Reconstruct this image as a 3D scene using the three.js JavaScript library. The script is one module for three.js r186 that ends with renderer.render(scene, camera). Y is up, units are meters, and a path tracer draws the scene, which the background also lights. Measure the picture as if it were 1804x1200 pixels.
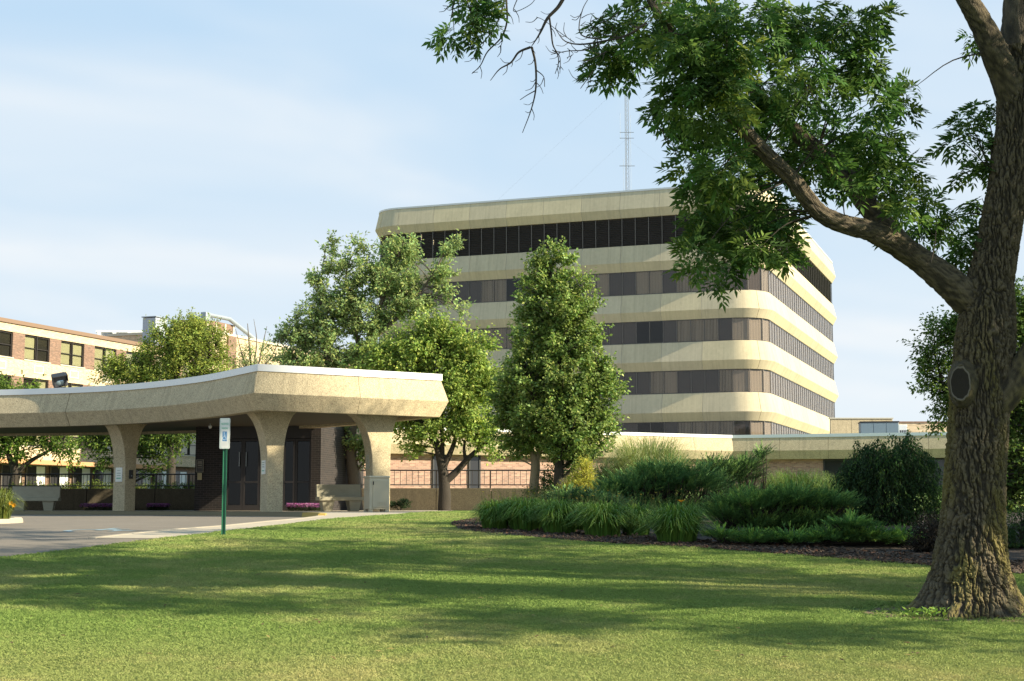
import * as THREE from 'three';
import { mergeGeometries } from 'three/addons/utils/BufferGeometryUtils.js';
import { RoundedBoxGeometry } from 'three/addons/geometries/RoundedBoxGeometry.js';
import { ImprovedNoise } from 'three/addons/math/ImprovedNoise.js';

// ---------------------------------------------------------------- camera, sky, sun, exposure
const scene = new THREE.Scene();
const EXPOSURE = 2.3, EYE = 0.2, PITCH = Math.atan(290 / 2570);
const camera = new THREE.PerspectiveCamera(2 * Math.atan(600 / 2570) * 180 / Math.PI, 1804 / 1200, 0.1, 6000);
camera.position.set(0, EYE, 0);
camera.rotation.set(PITCH, 0, 0);
scene.add(camera);
const renderer = new THREE.WebGLRenderer({ antialias: true });
renderer.toneMapping = THREE.LinearToneMapping;
renderer.toneMappingExposure = EXPOSURE;
renderer.shadowMap.enabled = true;

const noise = new ImprovedNoise();
const n3 = (x, y, z) => noise.noise(x, y, z);
function fbm(x, y, z, oct = 5) { let s = 0, a = 0.5; for (let i = 0; i < oct; i++) { s += a * n3(x, y, z); x = x * 2.03 + 7.1; y = y * 2.03 + 3.7; z = z * 2.03 + 1.3; a *= 0.5; } return s; }
const clamp = (x, a = 0, b = 1) => Math.min(b, Math.max(a, x));
const lerp = (a, b, t) => a + (b - a) * t;
const sstep = (a, b, x) => { const t = clamp((x - a) / (b - a)); return t * t * (3 - 2 * t); };
function rng(seed) { let s = seed >>> 0; return () => { s = (s + 0x6D2B79F5) >>> 0; let t = s; t = Math.imul(t ^ (t >>> 15), t | 1); t ^= t + Math.imul(t ^ (t >>> 7), t | 61); return ((t ^ (t >>> 14)) >>> 0) / 4294967296; }; }

const SUN_EL = 28 * Math.PI / 180, SUN_AZ = 18 * Math.PI / 180;       // from the right, slightly behind the camera
const sunDir = new THREE.Vector3(Math.cos(SUN_AZ) * Math.cos(SUN_EL), Math.sin(SUN_EL), Math.sin(SUN_AZ) * Math.cos(SUN_EL));
{
  const W = 1536, H = 768, data = new Float32Array(W * H * 4);
  const zen = [0.22, 0.53, 0.88], hor = [0.88, 0.95, 0.985];
  for (let r = 0; r < H; r++) {
    const e = ((r + 0.5) / H - 0.5) * Math.PI, y = Math.sin(e), ce = Math.cos(e);
    const f = Math.exp(-Math.max(0, e) / (25 * Math.PI / 180));
    for (let c = 0; c < W; c++) {
      const a = ((c + 0.5) / W - 0.5) * 2 * Math.PI, x = Math.cos(a) * ce, z = Math.sin(a) * ce, i = (r * W + c) * 4;
      const g = x * sunDir.x + y * sunDir.y + z * sunDir.z;
      let m = 0;
      if (y > -0.02) {
        const k = 1 / (Math.max(y, 0) + 0.16), u = x * k, v = z * k;
        const warp = fbm(u * 0.9 + 4, v * 0.9, 2.2, 3);
        const veil = fbm(u * 0.8 - v * 0.35 + warp + 9.3, v * 1.7 + u * 0.75 + warp * 0.5, 5.1, 5);
        const streak = fbm(u * 1.5 - v * 0.6 + 1.7, v * 4.6 + u * 1.9, 8.4, 5);
        m = 0.75 * sstep(-0.25, 0.5, veil) + 0.4 * sstep(-0.15, 0.5, streak) * sstep(-0.35, 0.3, veil);
        m *= sstep(-0.02, 0.1, y) * 0.95 * (0.45 + 0.55 * f);
      }
      const glow = 1 + 0.45 * Math.pow(Math.max(0, g), 5);
      for (let j = 0; j < 3; j++) {
        const clear = zen[j] + (hor[j] - zen[j]) * f;
        data[i + j] = lerp(clear, [0.96, 0.978, 0.988][j], m) * glow / EXPOSURE;
      }
      data[i + 3] = 1;
    }
  }
  const sky = new THREE.DataTexture(data, W, H, THREE.RGBAFormat, THREE.FloatType);
  sky.mapping = THREE.EquirectangularReflectionMapping; sky.magFilter = THREE.LinearFilter; sky.needsUpdate = true;
  scene.background = sky; scene.environment = sky;
}
const sun = new THREE.DirectionalLight(new THREE.Color().setRGB(1, 0.89, 0.68), 5);
sun.name = 'sun';
sun.position.copy(sunDir).multiplyScalar(200).add(new THREE.Vector3(0, 0, -60)); sun.target.position.set(0, 0, -60);
sun.castShadow = true; sun.shadow.mapSize.set(4096, 4096);
Object.assign(sun.shadow.camera, { left: -130, right: 130, top: 90, bottom: -90, near: 1, far: 420 });
scene.add(sun, sun.target);

// ---------------------------------------------------------------- helpers
const V = (x, y, z) => new THREE.Vector3(x, y, z);
const cp = Math.cos(PITCH), sp = Math.sin(PITCH);
function at(px, py, D) {                                   // the point at depth D that the photograph shows at (px, py)
  const u = 600 - py, y = u * cp + 2570 * sp, d = 2570 * cp - u * sp, k = D / d;
  return V((px - 902) * k, EYE + y * k, -D);
}
// height of the site: lawn falling towards the camera, flat forecourt, raised terrace behind the retaining wall
const SL = [[8, .074], [20, .074], [28, .02], [36, .008], [40, 0]];
function slopeAt(D) { if (D <= 8) return .074; if (D >= 40) return 0; for (let i = 0; i < 4; i++) { const [a, b] = SL[i], [c, d] = SL[i + 1]; if (D <= c) return lerp(b, d, (D - a) / (c - a)); } return 0; }
const HT = []; { let y = 0; for (let D = 40; D >= -60; D -= 0.05) { HT.push(y); y -= slopeAt(D - 0.025) * 0.05; } }
const hD = (D) => { if (D >= 40) return 0; const q = (40 - D) / 0.05, i = Math.min(HT.length - 2, Math.floor(q)); return lerp(HT[i], HT[i + 1], clamp(q - i)); };
const hA = (D) => hD(D) - lerp(0, 0.12, sstep(22.8, 34, D));       // the asphalt lies below the kerb

const used = {};
function numbered(n) { used[n] = (used[n] ?? -1) + 1; return used[n] ? `${n}_${String(used[n]).padStart(3, '0')}` : n; }
function mesh(name, geo, mat, parent) {
  const m = new THREE.Mesh(geo, mat); m.name = parent && parent !== scene ? name : numbered(name);
  m.castShadow = m.receiveShadow = true; (parent || scene).add(m); return m;
}
function thing(name, label, category, pos = [0, 0, 0], turn = 0, group) {
  const o = new THREE.Group(); o.name = numbered(name); o.position.set(...pos); o.rotation.y = turn;
  o.userData = { label, category }; if (group) o.userData.group = group; scene.add(o); return o;
}
function struct(name, geo, mat, label) { const m = mesh(name, geo, mat); m.userData = { kind: 'structure' }; if (label) m.userData.label = label; return m; }
const stuff = (m) => { m.userData.kind = 'stuff'; return m; };
const merge = (a) => mergeGeometries(a.map((g) => { const q = g.index ? g.toNonIndexed() : g; for (const k of Object.keys(q.attributes)) if (!['position', 'normal', 'uv'].includes(k)) q.deleteAttribute(k); return q; }));
function box(w, h, d, x = 0, y = 0, z = 0, ry = 0) { const g = new THREE.BoxGeometry(w, h, d); if (ry) g.rotateY(ry); g.translate(x, y, z); return g; }
function rbox(w, h, d, x = 0, y = 0, z = 0, r = 0.01) { const g = new RoundedBoxGeometry(w, h, d, 2, Math.min(r, w / 2.1, h / 2.1, d / 2.1)); g.translate(x, y, z); return g; }
function rod(a, b, r, n = 6, r2 = r) {
  const d = b.clone().sub(a), L = d.length(), g = new THREE.CylinderGeometry(r2, r, L, n, 1);
  g.applyQuaternion(new THREE.Quaternion().setFromUnitVectors(V(0, 1, 0), d.normalize()));
  g.translate((a.x + b.x) / 2, (a.y + b.y) / 2, (a.z + b.z) / 2); return g;
}
const std = (rgb, rough = 0.8, o = {}) => new THREE.MeshStandardMaterial({ color: new THREE.Color().setRGB(...rgb), roughness: rough, ...o });

// ---------------------------------------------------------------- textures
function tex(w, h, fn, srgb = false) {
  const d = new Uint8Array(w * h * 4);
  for (let y = 0; y < h; y++) for (let x = 0; x < w; x++) {
    const c = fn(x, y, x / w, y / h), i = (y * w + x) * 4;
    for (let k = 0; k < 3; k++) { const v = Array.isArray(c) ? c[k] : c; d[i + k] = 255 * (srgb ? Math.pow(clamp(v), 1 / 2.2) : clamp(v)); }
    d[i + 3] = 255;
  }
  const t = new THREE.DataTexture(d, w, h); t.wrapS = t.wrapT = THREE.RepeatWrapping; t.magFilter = THREE.LinearFilter;
  t.minFilter = THREE.LinearMipmapLinearFilter; t.generateMipmaps = true; if (srgb) t.colorSpace = THREE.SRGBColorSpace; t.needsUpdate = true; return t;
}
const rep = (t, w, h) => { const c = t.clone(); c.repeat.set(1 / w, 1 / h); c.needsUpdate = true; return c; };
// noise that tiles over a w x h grid
function tiler(seed, w, h) { const r = rng(seed), g = new Float32Array(w * h).map(() => r()); return (x, y) => { const i = Math.floor(x), j = Math.floor(y), fx = x - i, fy = y - j, a = ((i % w) + w) % w, b = (a + 1) % w, c = ((j % h) + h) % h, d = (c + 1) % h, s = fx * fx * (3 - 2 * fx), t = fy * fy * (3 - 2 * fy); return lerp(lerp(g[c * w + a], g[c * w + b], s), lerp(g[d * w + a], g[d * w + b], s), t); }; }
const TA = tiler(1, 8, 8), TB = tiler(2, 32, 32), TC = tiler(3, 128, 128), TD = tiler(4, 256, 256), TE = tiler(5, 512, 512);
const layered = (u, v) => 0.34 * TA(u * 8, v * 8) + 0.28 * TB(u * 32, v * 32) + 0.22 * TC(u * 128, v * 128) + 0.16 * TD(u * 256, v * 256);
// exposed aggregate concrete, 3 m square
const aggColor = tex(1024, 1024, (x, y, u, v) => {
  const big = layered(u, v), s = TD(u * 256, v * 256), s2 = TE(u * 512, v * 512);
  let c = [0.46, 0.385, 0.245].map((q) => q * (0.78 + 0.42 * big));
  if (s > 0.7) c = c.map((q, k) => q * [1.28, 1.26, 1.22][k]); else if (s < 0.27) c = c.map((q, k) => q * [0.66, 0.6, 0.56][k]);
  const drip = 1 - 0.13 * sstep(0.55, 0.85, 0.55 * TC(u * 26, 5.7) + 0.45 * TB(u * 14, v * 3));
  return c.map((q) => q * (0.84 + 0.32 * s2) * drip);
}, true);
const aggBump = tex(512, 512, (x, y, u, v) => 0.6 * TD(u * 256, v * 256) + 0.4 * TE(u * 512, v * 512));
// weathered precast concrete with faint vertical runs, 6 m x 6 m
const castColor = tex(1024, 1024, (x, y, u, v) => {
  const run = 0.55 * TD(u * 128, 7.3) + 0.45 * TC(u * 64, v * 4), bl = layered(u, v), fine = TE(u * 512, v * 512);
  const drip = sstep(0.6, 0.85, 0.6 * TC(u * 48, 3.1) + 0.4 * TD(u * 96, v * 6)) * 0.08, k = 0.8 + 0.24 * bl + 0.14 * (run - 0.5) + 0.1 * (fine - 0.5) - drip;
  return [0.535 * k, 0.462 * k, 0.308 * k];
}, true);
const lawnColor = tex(1024, 1024, (x, y, u, v) => {
  const a = layered(u, v), b = TB(u * 32 + 9, v * 32 + 4), d = TD(u * 256, v * 256);
  const dry = sstep(0.55, 0.78, 0.6 * b + 0.4 * d);
  const g = [0.085, 0.14, 0.03], s = [0.22, 0.21, 0.085];
  return g.map((q, k) => lerp(q, s[k], dry * 0.7) * (0.7 + 0.6 * a));
}, true);
const asphColor = tex(1024, 1024, (x, y, u, v) => { const k = 0.17 * (0.78 + 0.34 * layered(u, v) + 0.25 * (TE(u * 512, v * 512) - 0.5)); return [k * 1.2, k * 1.03, k * 0.82]; }, true);
const paveColor = tex(512, 512, (x, y, u, v) => { const k = 0.8 + 0.3 * layered(u, v) + 0.14 * (TE(u * 512, v * 512) - 0.5); return [0.42 * k, 0.36 * k, 0.27 * k]; }, true);
const mulchColor = tex(512, 512, (x, y, u, v) => { const k = 0.45 + 0.9 * TD(u * 256, v * 128) * (0.6 + 0.6 * TB(u * 32, v * 32)); return [0.062 * k, 0.04 * k, 0.026 * k]; }, true);
function brickTex(cols, seed, mortar, tone) {       // 1.84 m x 1.84 m: 8 stretchers by 24 courses
  const r = rng(seed), T = Array.from({ length: 24 * 8 }, () => [0.78 + 0.44 * r(), Math.floor(r() * cols.length)]);
  return tex(768, 768, (x, y, u, v) => {
    const row = Math.floor(v * 24), fy = v * 24 - row, uu = u * 8 + (row % 2 ? 0.5 : 0), col = Math.floor(uu) % 8, fx = uu - Math.floor(uu);
    const fine = 0.85 + 0.3 * TE(u * 512, v * 512);
    if (fy < 0.13 || fx < 0.045) return mortar.map((q) => q * fine);
    const [t, k] = T[row * 8 + col]; return cols[k].map((q) => q * t * fine * tone);
  }, true);
}
const brickPink = brickTex([[0.33, 0.19, 0.135], [0.37, 0.225, 0.16], [0.29, 0.165, 0.12]], 11, [0.36, 0.31, 0.26], 1);
const brickBrown = brickTex([[0.2, 0.115, 0.075], [0.24, 0.14, 0.095], [0.17, 0.1, 0.07]], 12, [0.25, 0.2, 0.15], 1);
const brickTan = brickTex([[0.56, 0.43, 0.28], [0.6, 0.47, 0.31], [0.52, 0.395, 0.25]], 13, [0.5, 0.43, 0.3], 1);
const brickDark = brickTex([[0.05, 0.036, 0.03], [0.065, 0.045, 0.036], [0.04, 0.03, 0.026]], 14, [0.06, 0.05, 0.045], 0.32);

const M = {
  agg: new THREE.MeshStandardMaterial({ map: rep(aggColor, 3, 3), bumpMap: rep(aggBump, 3, 3), bumpScale: 0.006, roughness: 0.92 }),
  aggShaded: new THREE.MeshStandardMaterial({ map: rep(aggColor, 3, 3), color: new THREE.Color().setRGB(0.24, 0.235, 0.23), bumpMap: rep(aggBump, 3, 3), bumpScale: 0.006, roughness: 0.95 }),  // speckled aggregate, its colour darkened to stand in for shade on the walls
  cast: [0, 1, 2, 3].map((i) => { const t = rep(castColor, 6, 6); t.offset.set(i * 0.27, i * 0.41); return new THREE.MeshStandardMaterial({ map: t, color: new THREE.Color().setRGB([1, .93, 1.05, .97][i], [1, .935, 1.04, .98][i], [1, .93, 0.99, 1.0][i]), bumpMap: rep(aggBump, 3, 3), bumpScale: 0.004, roughness: 0.9 }); }),
  joint: std([0.5, 0.47, 0.38], 0.9),
  whiteMetal: std([0.78, 0.78, 0.76], 0.45),
  dkMetal: std([0.035, 0.03, 0.028], 0.5, { metalness: 0.3 }),
  black: std([0.02, 0.02, 0.02], 0.55),
  louvre: std([0.05, 0.042, 0.038], 0.5, { metalness: 0.3 }),
  bronze: std([0.12, 0.105, 0.09], 0.5, { metalness: 0.2 }),
  glassTint: new THREE.MeshPhysicalMaterial({ color: new THREE.Color().setRGB(0.8, 0.77, 0.73), roughness: 0.02, transmission: 1, thickness: 0, ior: 1.5, specularIntensity: 0.6 }),
  glassDoor: new THREE.MeshPhysicalMaterial({ color: new THREE.Color().setRGB(0.2, 0.19, 0.175), roughness: 0.03, transmission: 1, thickness: 0, ior: 1.5, specularIntensity: 0.5 }),
  blind: new THREE.MeshPhysicalMaterial({ color: new THREE.Color().setRGB(0.47, 0.44, 0.41), roughness: 0.95 }),
  blindShaded: new THREE.MeshPhysicalMaterial({ color: new THREE.Color().setRGB(0.44, 0.395, 0.34), roughness: 0.95 }),  // same blinds, toned apart because the front lies in shade
  drape: std([0.13, 0.12, 0.125], 0.95),
  inside: std([0.035, 0.033, 0.03], 0.95),
  brickPink: new THREE.MeshStandardMaterial({ map: rep(brickPink, 1.84, 1.84), roughness: 0.92 }),
  brickBrown: new THREE.MeshStandardMaterial({ map: rep(brickBrown, 1.84, 1.84), roughness: 0.92 }),
  brickTan: new THREE.MeshStandardMaterial({ map: rep(brickTan, 1.84, 1.84), roughness: 0.92 }),
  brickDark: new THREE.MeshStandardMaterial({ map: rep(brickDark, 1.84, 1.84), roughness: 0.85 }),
  stone: std([0.56, 0.5, 0.38], 0.9),
  roofGravel: std([0.3, 0.29, 0.27], 0.95),
  benchConc: new THREE.MeshStandardMaterial({ map: rep(paveColor, 1, 1), color: new THREE.Color().setRGB(0.8, 0.86, 0.82), roughness: 0.9 }),
  galv: std([0.33, 0.37, 0.4], 0.5, { metalness: 0.4 }),
  yellowPaint: std([0.6, 0.4, 0.06], 0.8),
  shade: std([0.62, 0.6, 0.43], 0.9),
};
// metric UVs on a box-like geometry from its positions and normals
function uvMetric(g) {
  const p = g.attributes.position, n = g.attributes.normal, uv = new Float32Array(p.count * 2);
  for (let i = 0; i < p.count; i++) {
    const ax = Math.abs(n.getX(i)), ay = Math.abs(n.getY(i)), az = Math.abs(n.getZ(i));
    uv[2 * i] = ay > ax && ay > az ? p.getX(i) : ax > az ? p.getZ(i) : p.getX(i); uv[2 * i + 1] = ay > ax && ay > az ? p.getZ(i) : p.getY(i);
  }
  g.setAttribute('uv', new THREE.BufferAttribute(uv, 2)); return g;
}
const mbox = (...a) => uvMetric(box(...a));

// a closed profile [[offset, height], ...] swept along path(s) -> {x, z, nx, nz}, s0 to s1 in n steps, end faces closed
function sweepBand(path, s0, s1, n, profile) {
  const P = [], U = [], I = [], N = [], L = profile.length; let base = 0;
  const st = []; for (let i = 0; i <= n; i++) { const s = lerp(s0, s1, i / n); st.push([s, path(s)]); }
  let v = 0;
  for (let e = 0; e < L; e++) {
    const [o0, y0] = profile[e], [o1, y1] = profile[(e + 1) % L], len = Math.hypot(o1 - o0, y1 - y0), no = (y1 - y0) / len, ny = -(o1 - o0) / len;
    for (const [s, q] of st) for (const [o, y, w] of [[o0, y0, 0], [o1, y1, len]]) { P.push(q.x + q.nx * o, y, q.z + q.nz * o); N.push(q.nx * no, ny, q.nz * no); U.push(s, v + w); }
    for (let i = 0; i < n; i++) { const a = base + 2 * i; I.push(a, a + 1, a + 2, a + 1, a + 3, a + 2); }
    base += 2 * (n + 1); v += len;
  }
  const tri = THREE.ShapeUtils.triangulateShape(profile.map(([o, y]) => new THREE.Vector2(o, y)), []);
  for (const k of [0, n]) {
    const q = st[k][1], tx = q.nz, tz = -q.nx, sg = k ? 1 : -1;
    for (const [o, y] of profile) { P.push(q.x + q.nx * o, y, q.z + q.nz * o); N.push(tx * sg, 0, tz * sg); U.push(o, y); }
    for (const t of tri) I.push(base + t[0], base + (k ? t[1] : t[2]), base + (k ? t[2] : t[1]));
    base += L;
  }
  const g = new THREE.BufferGeometry();
  g.setAttribute('position', new THREE.Float32BufferAttribute(P, 3)); g.setAttribute('normal', new THREE.Float32BufferAttribute(N, 3)); g.setAttribute('uv', new THREE.Float32BufferAttribute(U, 2)); g.setIndex(I);
  return g;
}
// path along a straight plan line a -> b (x, z), outward normal on the right-hand side when walking from a to b if flip = 1
function linePath(a, b, flip = 1) { const dx = b[0] - a[0], dz = b[1] - a[1], L = Math.hypot(dx, dz), f = (s) => ({ x: a[0] + dx * s / L, z: a[1] + dz * s / L, nx: -dz / L * flip, nz: dx / L * flip }); f.length = L; f.len = L; return f; }
// tube through points with radii, optional radial displacement
function sweepTube(pts, radii, nseg, nrad, disp, capEnd = true) {
  const curve = new THREE.CatmullRomCurve3(pts, false, 'centripetal'), P = [], U = [], I = [];
  let nrm = null, prevT = null, run = 0, prev = null;
  for (let i = 0; i <= nseg; i++) {
    const t = i / nseg, c = curve.getPoint(t), tan = curve.getTangent(t), k = t * (radii.length - 1), j = Math.min(radii.length - 2, Math.floor(k)), r = lerp(radii[j], radii[j + 1], k - j);
    if (prev) run += prev.distanceTo(c); prev = c;
    if (!nrm) { nrm = V(1, 0, 0); if (Math.abs(tan.x) > 0.9) nrm.set(0, 0, 1); nrm.sub(tan.clone().multiplyScalar(nrm.dot(tan))).normalize(); }
    else { const ax = prevT.clone().cross(tan), l = ax.length(); if (l > 1e-6) nrm.applyAxisAngle(ax.multiplyScalar(1 / l), Math.asin(clamp(l))); nrm.sub(tan.clone().multiplyScalar(nrm.dot(tan))).normalize(); }
    prevT = tan; const bi = tan.clone().cross(nrm);
    for (let a = 0; a <= nrad; a++) {
      const th = a / nrad * 2 * Math.PI, rr = r + (disp ? disp(th % (2 * Math.PI), run, r, c) : 0), cx = Math.cos(th) * rr, sx = Math.sin(th) * rr;
      P.push(c.x + nrm.x * cx + bi.x * sx, c.y + nrm.y * cx + bi.y * sx, c.z + nrm.z * cx + bi.z * sx); U.push(th * r, run);
    }
  }
  for (let i = 0; i < nseg; i++) for (let a = 0; a < nrad; a++) { const q = i * (nrad + 1) + a; I.push(q, q + 1, q + nrad + 1, q + 1, q + nrad + 2, q + nrad + 1); }
  const g = new THREE.BufferGeometry(); g.setAttribute('position', new THREE.Float32BufferAttribute(P, 3)); g.setAttribute('uv', new THREE.Float32BufferAttribute(U, 2)); g.setIndex(I);
  g.computeVertexNormals();
  const N = g.attributes.normal;                                     // weld the seam's normals
  for (let i = 0; i <= nseg; i++) { const a = i * (nrad + 1), b = a + nrad, x = N.getX(a) + N.getX(b), y = N.getY(a) + N.getY(b), z = N.getZ(a) + N.getZ(b), l = Math.hypot(x, y, z) || 1; N.setXYZ(a, x / l, y / l, z / l); N.setXYZ(b, x / l, y / l, z / l); }
  return g;
}
// polygon of [x, D] points draped over height(D)
function drape(poly, height, lift, maxEdge = 0.7) {
  const tris = THREE.ShapeUtils.triangulateShape(poly.map(([x, d]) => new THREE.Vector2(x, d)), []), P = [], U = [];
  const stack = tris.map((t) => t.map((i) => poly[i])), out = [];
  while (stack.length) {
    const [a, b, c] = stack.pop(), l = [[a, b], [b, c], [c, a]].map(([p, q]) => Math.hypot(p[0] - q[0], p[1] - q[1])), k = l[0] >= l[1] && l[0] >= l[2] ? 0 : l[1] >= l[2] ? 1 : 2;
    const far = Math.min(a[1], b[1], c[1]) > 41 ? 12 : 1;
    if (l[k] > maxEdge * far) { const [p, q, r] = k === 0 ? [a, b, c] : k === 1 ? [b, c, a] : [c, a, b], m = [(p[0] + q[0]) / 2, (p[1] + q[1]) / 2]; stack.push([p, m, r], [m, q, r]); } else out.push([a, b, c]);
  }
  for (let [a, b, c] of out) { if ((b[0] - a[0]) * (c[1] - a[1]) - (b[1] - a[1]) * (c[0] - a[0]) < 0) [b, c] = [c, b]; for (const q of [a, b, c]) { P.push(q[0], height(q[1], q[0]) + lift, -q[1]); U.push(q[0], q[1]); } }
  const g = new THREE.BufferGeometry(); g.setAttribute('position', new THREE.Float32BufferAttribute(P, 3)); g.setAttribute('uv', new THREE.Float32BufferAttribute(U, 2)); g.computeVertexNormals(); 
  const N = g.attributes.normal, X = g.attributes.position; for (let i = 0; i < N.count; i++) { const D = -X.getZ(i), s = (height(D + .1, X.getX(i)) - height(D - .1, X.getX(i))) / .2, l = Math.hypot(1, s); N.setXYZ(i, 0, 1 / l, s / l); }
  return g;
}
function inside(x, d, poly) { let c = false; for (let i = 0, j = poly.length - 1; i < poly.length; j = i++) { const [xi, yi] = poly[i], [xj, yj] = poly[j]; if ((yi > d) !== (yj > d) && x < (xj - xi) * (d - yi) / (yj - yi) + xi) c = !c; } return c; }
function smooth(pts, n = 6) { const c = new THREE.CatmullRomCurve3(pts.map(([x, d]) => V(x, 0, d)), false, 'centripetal'); return c.getPoints(n * (pts.length - 1)).map((p) => [p.x, p.z]); }
function fixWinding(g) {
  const p = g.attributes.position, n = g.attributes.normal, ix = g.index.array, a = V(), b = V(), c = V(), m = V();
  for (let i = 0; i < ix.length; i += 3) {
    a.fromBufferAttribute(p, ix[i]); b.fromBufferAttribute(p, ix[i + 1]); c.fromBufferAttribute(p, ix[i + 2]);
    m.set(n.getX(ix[i]) + n.getX(ix[i + 1]) + n.getX(ix[i + 2]), n.getY(ix[i]) + n.getY(ix[i + 1]) + n.getY(ix[i + 2]), n.getZ(ix[i]) + n.getZ(ix[i + 1]) + n.getZ(ix[i + 2]));
    if (b.sub(a).cross(c.sub(a)).dot(m) < 0) { const t = ix[i + 1]; ix[i + 1] = ix[i + 2]; ix[i + 2] = t; }
  }
  return g;
}
const band = (...a) => fixWinding(sweepBand(...a));

// ---------------------------------------------------------------- the ground
const lawnEdge = [[-30, 3], [-16, 10.5], [-10.5, 15.2], [-6.87, 19.79], [-6.38, 20.66], [-5.87, 21.68], [-5.32, 22.9], [-4.73, 24.32], [-4.09, 26.49], [-3.84, 27.84], [-3.48, 30.12], [-2.87, 32.68], [-2.07, 37.97], [-1.85, 43], [-2.1, 47], [-2.2, 55.7]];
const lawnLine = smooth(lawnEdge, 5);
const lawnPoly = [...lawnLine, [40, 55.7], [40, -12], [-30, -12]];
const walkTop = [[-6.63, 23.01], [-5.83, 25.11], [-5.2, 26.58], [-4.79, 28.9], [-4.51, 30.57], [-4.4, 33.31], [-4.67, 35.64], [-5.36, 38.84], [-6.63, 41.67]];
const kerbArc = [[-6.63, 41.67], [-8.9, 45.0], [-12.0, 48.2], [-15.2, 49.9], [-18.5, 50.6], [-24, 50.9], [-33, 49.4], [-45, 44]];
const kerbLine = smooth([...walkTop.slice(5), ...kerbArc.slice(1)], 6);
const driveSouth = lawnLine.filter(([x, d]) => d <= 22.9).reverse();
const wTopLine = smooth(walkTop, 4);
const plazaPoly = [[-5.32, 22.9], ...lawnLine.filter(([x, d]) => d >= 22.95), [-45, 55.7], ...kerbLine.slice().reverse(), ...wTopLine.slice(0, wTopLine.findIndex(([x, d]) => d > 33.2)).reverse()];
const drivePoly = [...wTopLine.slice(0, wTopLine.findIndex(([x, d]) => d > 33.2)), ...kerbLine, [-45, 3], ...driveSouth.slice().reverse().filter(([x, d]) => d < 22.85), [-5.32, 22.9]];
{
  const D = [], X = [];
  for (let d = -40; d < 56; d += 2) D.push(d); D.push(56.1, 56.35, 58, 70, 90, 120, 160, 220, 300, 450, 700, 1200, 2200, 4500);
  for (let x = -40; x <= 40; x += 2) X.push(x); for (const x of [50, 70, 100, 150, 250, 500, 1000, 2000, 4000]) { X.push(x); X.unshift(-x); }
  const P = [], U = [], I = [];
  D.forEach((d) => X.forEach((x) => { P.push(x, d > 56.2 ? 0.72 : hD(d) - 0.35, -d); U.push(x, d); }));
  for (let j = 0; j < D.length - 1; j++) for (let i = 0; i < X.length - 1; i++) { const a = j * X.length + i; I.push(a, a + 1, a + X.length, a + 1, a + X.length + 1, a + X.length); }
  const g = new THREE.BufferGeometry(); g.setAttribute('position', new THREE.Float32BufferAttribute(P, 3)); g.setAttribute('uv', new THREE.Float32BufferAttribute(U, 2)); g.setIndex(I); g.computeVertexNormals();
  struct('ground', g, new THREE.MeshStandardMaterial({ map: rep(lawnColor, 7, 7), color: new THREE.Color().setRGB(1.2, 1.2, 1.2), roughness: 1 }));
}
const lawnMat = new THREE.MeshPhysicalMaterial({ specularIntensity: 0.1, map: rep(lawnColor, 6.3, 6.3), roughness: 1 });
struct('lawn', drape(lawnPoly, hD, 0), lawnMat);
struct('driveway', drape(drivePoly, hA, 0, 0.9), new THREE.MeshPhysicalMaterial({ specularIntensity: 0.15, map: rep(asphColor, 5, 5), bumpMap: rep(aggBump, 2, 2), bumpScale: 0.004, roughness: 0.93 }));
const paveMat = new THREE.MeshPhysicalMaterial({ specularIntensity: 0.2, map: rep(paveColor, 3, 3), roughness: 0.92 });
struct('sidewalk', drape(plazaPoly, hD, 0.004, 0.8), paveMat);
{ // kerbs: a yellow painted lip round the end of the drive, bare concrete elsewhere
  const curve = new THREE.CatmullRomCurve3(kerbLine.map(([x, d]) => V(x, 0, -d)), false, 'centripetal'), L = curve.getLength();
  const f = (s) => { const t = clamp(s / L), p = curve.getPointAt(t), q = curve.getTangentAt(t); return { x: p.x, z: p.z, nx: q.z, nz: -q.x }; };
  const prof = [[-0.16, 0.008], [-0.02, 0.008], [0.0, -0.01], [0.03, -0.15], [-0.16, -0.15]];
  const s1 = 6.5, probe = f(4), inward = inside(probe.x + probe.nx, -(probe.z + probe.nz), drivePoly);
  const g = (s) => { const q = f(s); return inward ? q : { x: q.x, z: q.z, nx: -q.nx, nz: -q.nz }; };
  struct('yellow_kerb', band(g, 0.05, s1, 90, prof), std([0.42, 0.29, 0.07], 0.9));
  struct('kerb', band(g, s1 + 0.02, L - 0.1, 60, prof), std([0.2, 0.165, 0.095], 0.95));
  // low kerb along the walk where it meets the asphalt
  const wl = wTopLine.filter(([x, d]) => d < 33.4), wc = new THREE.CatmullRomCurve3(wl.map(([x, d]) => V(x, 0, -d)), false, 'centripetal'), wL = wc.getLength();
  const wf = (s) => { const t = clamp(s / wL), p = wc.getPointAt(t), q = wc.getTangentAt(t); return { x: p.x, z: p.z, nx: q.z, nz: -q.x }; };
  const pr = wf(3), sg = inside(pr.x + pr.nx * 0.5, -(pr.z + pr.nz * 0.5), drivePoly) ? 1 : -1, wg = (s) => { const q = wf(s); return { x: q.x, z: q.z, nx: q.nx * sg, nz: q.nz * sg }; };
  const kg = band(wg, 0, wL, 80, [[-0.14, 0.01], [-0.01, 0.01], [0.015, -0.005], [0.03, -0.25], [-0.14, -0.25]]), kp = kg.attributes.position; for (let i = 0; i < kp.count; i++) kp.setY(i, kp.getY(i) + hD(-kp.getZ(i)));
  struct('kerb', kg, paveMat);
}
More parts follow.
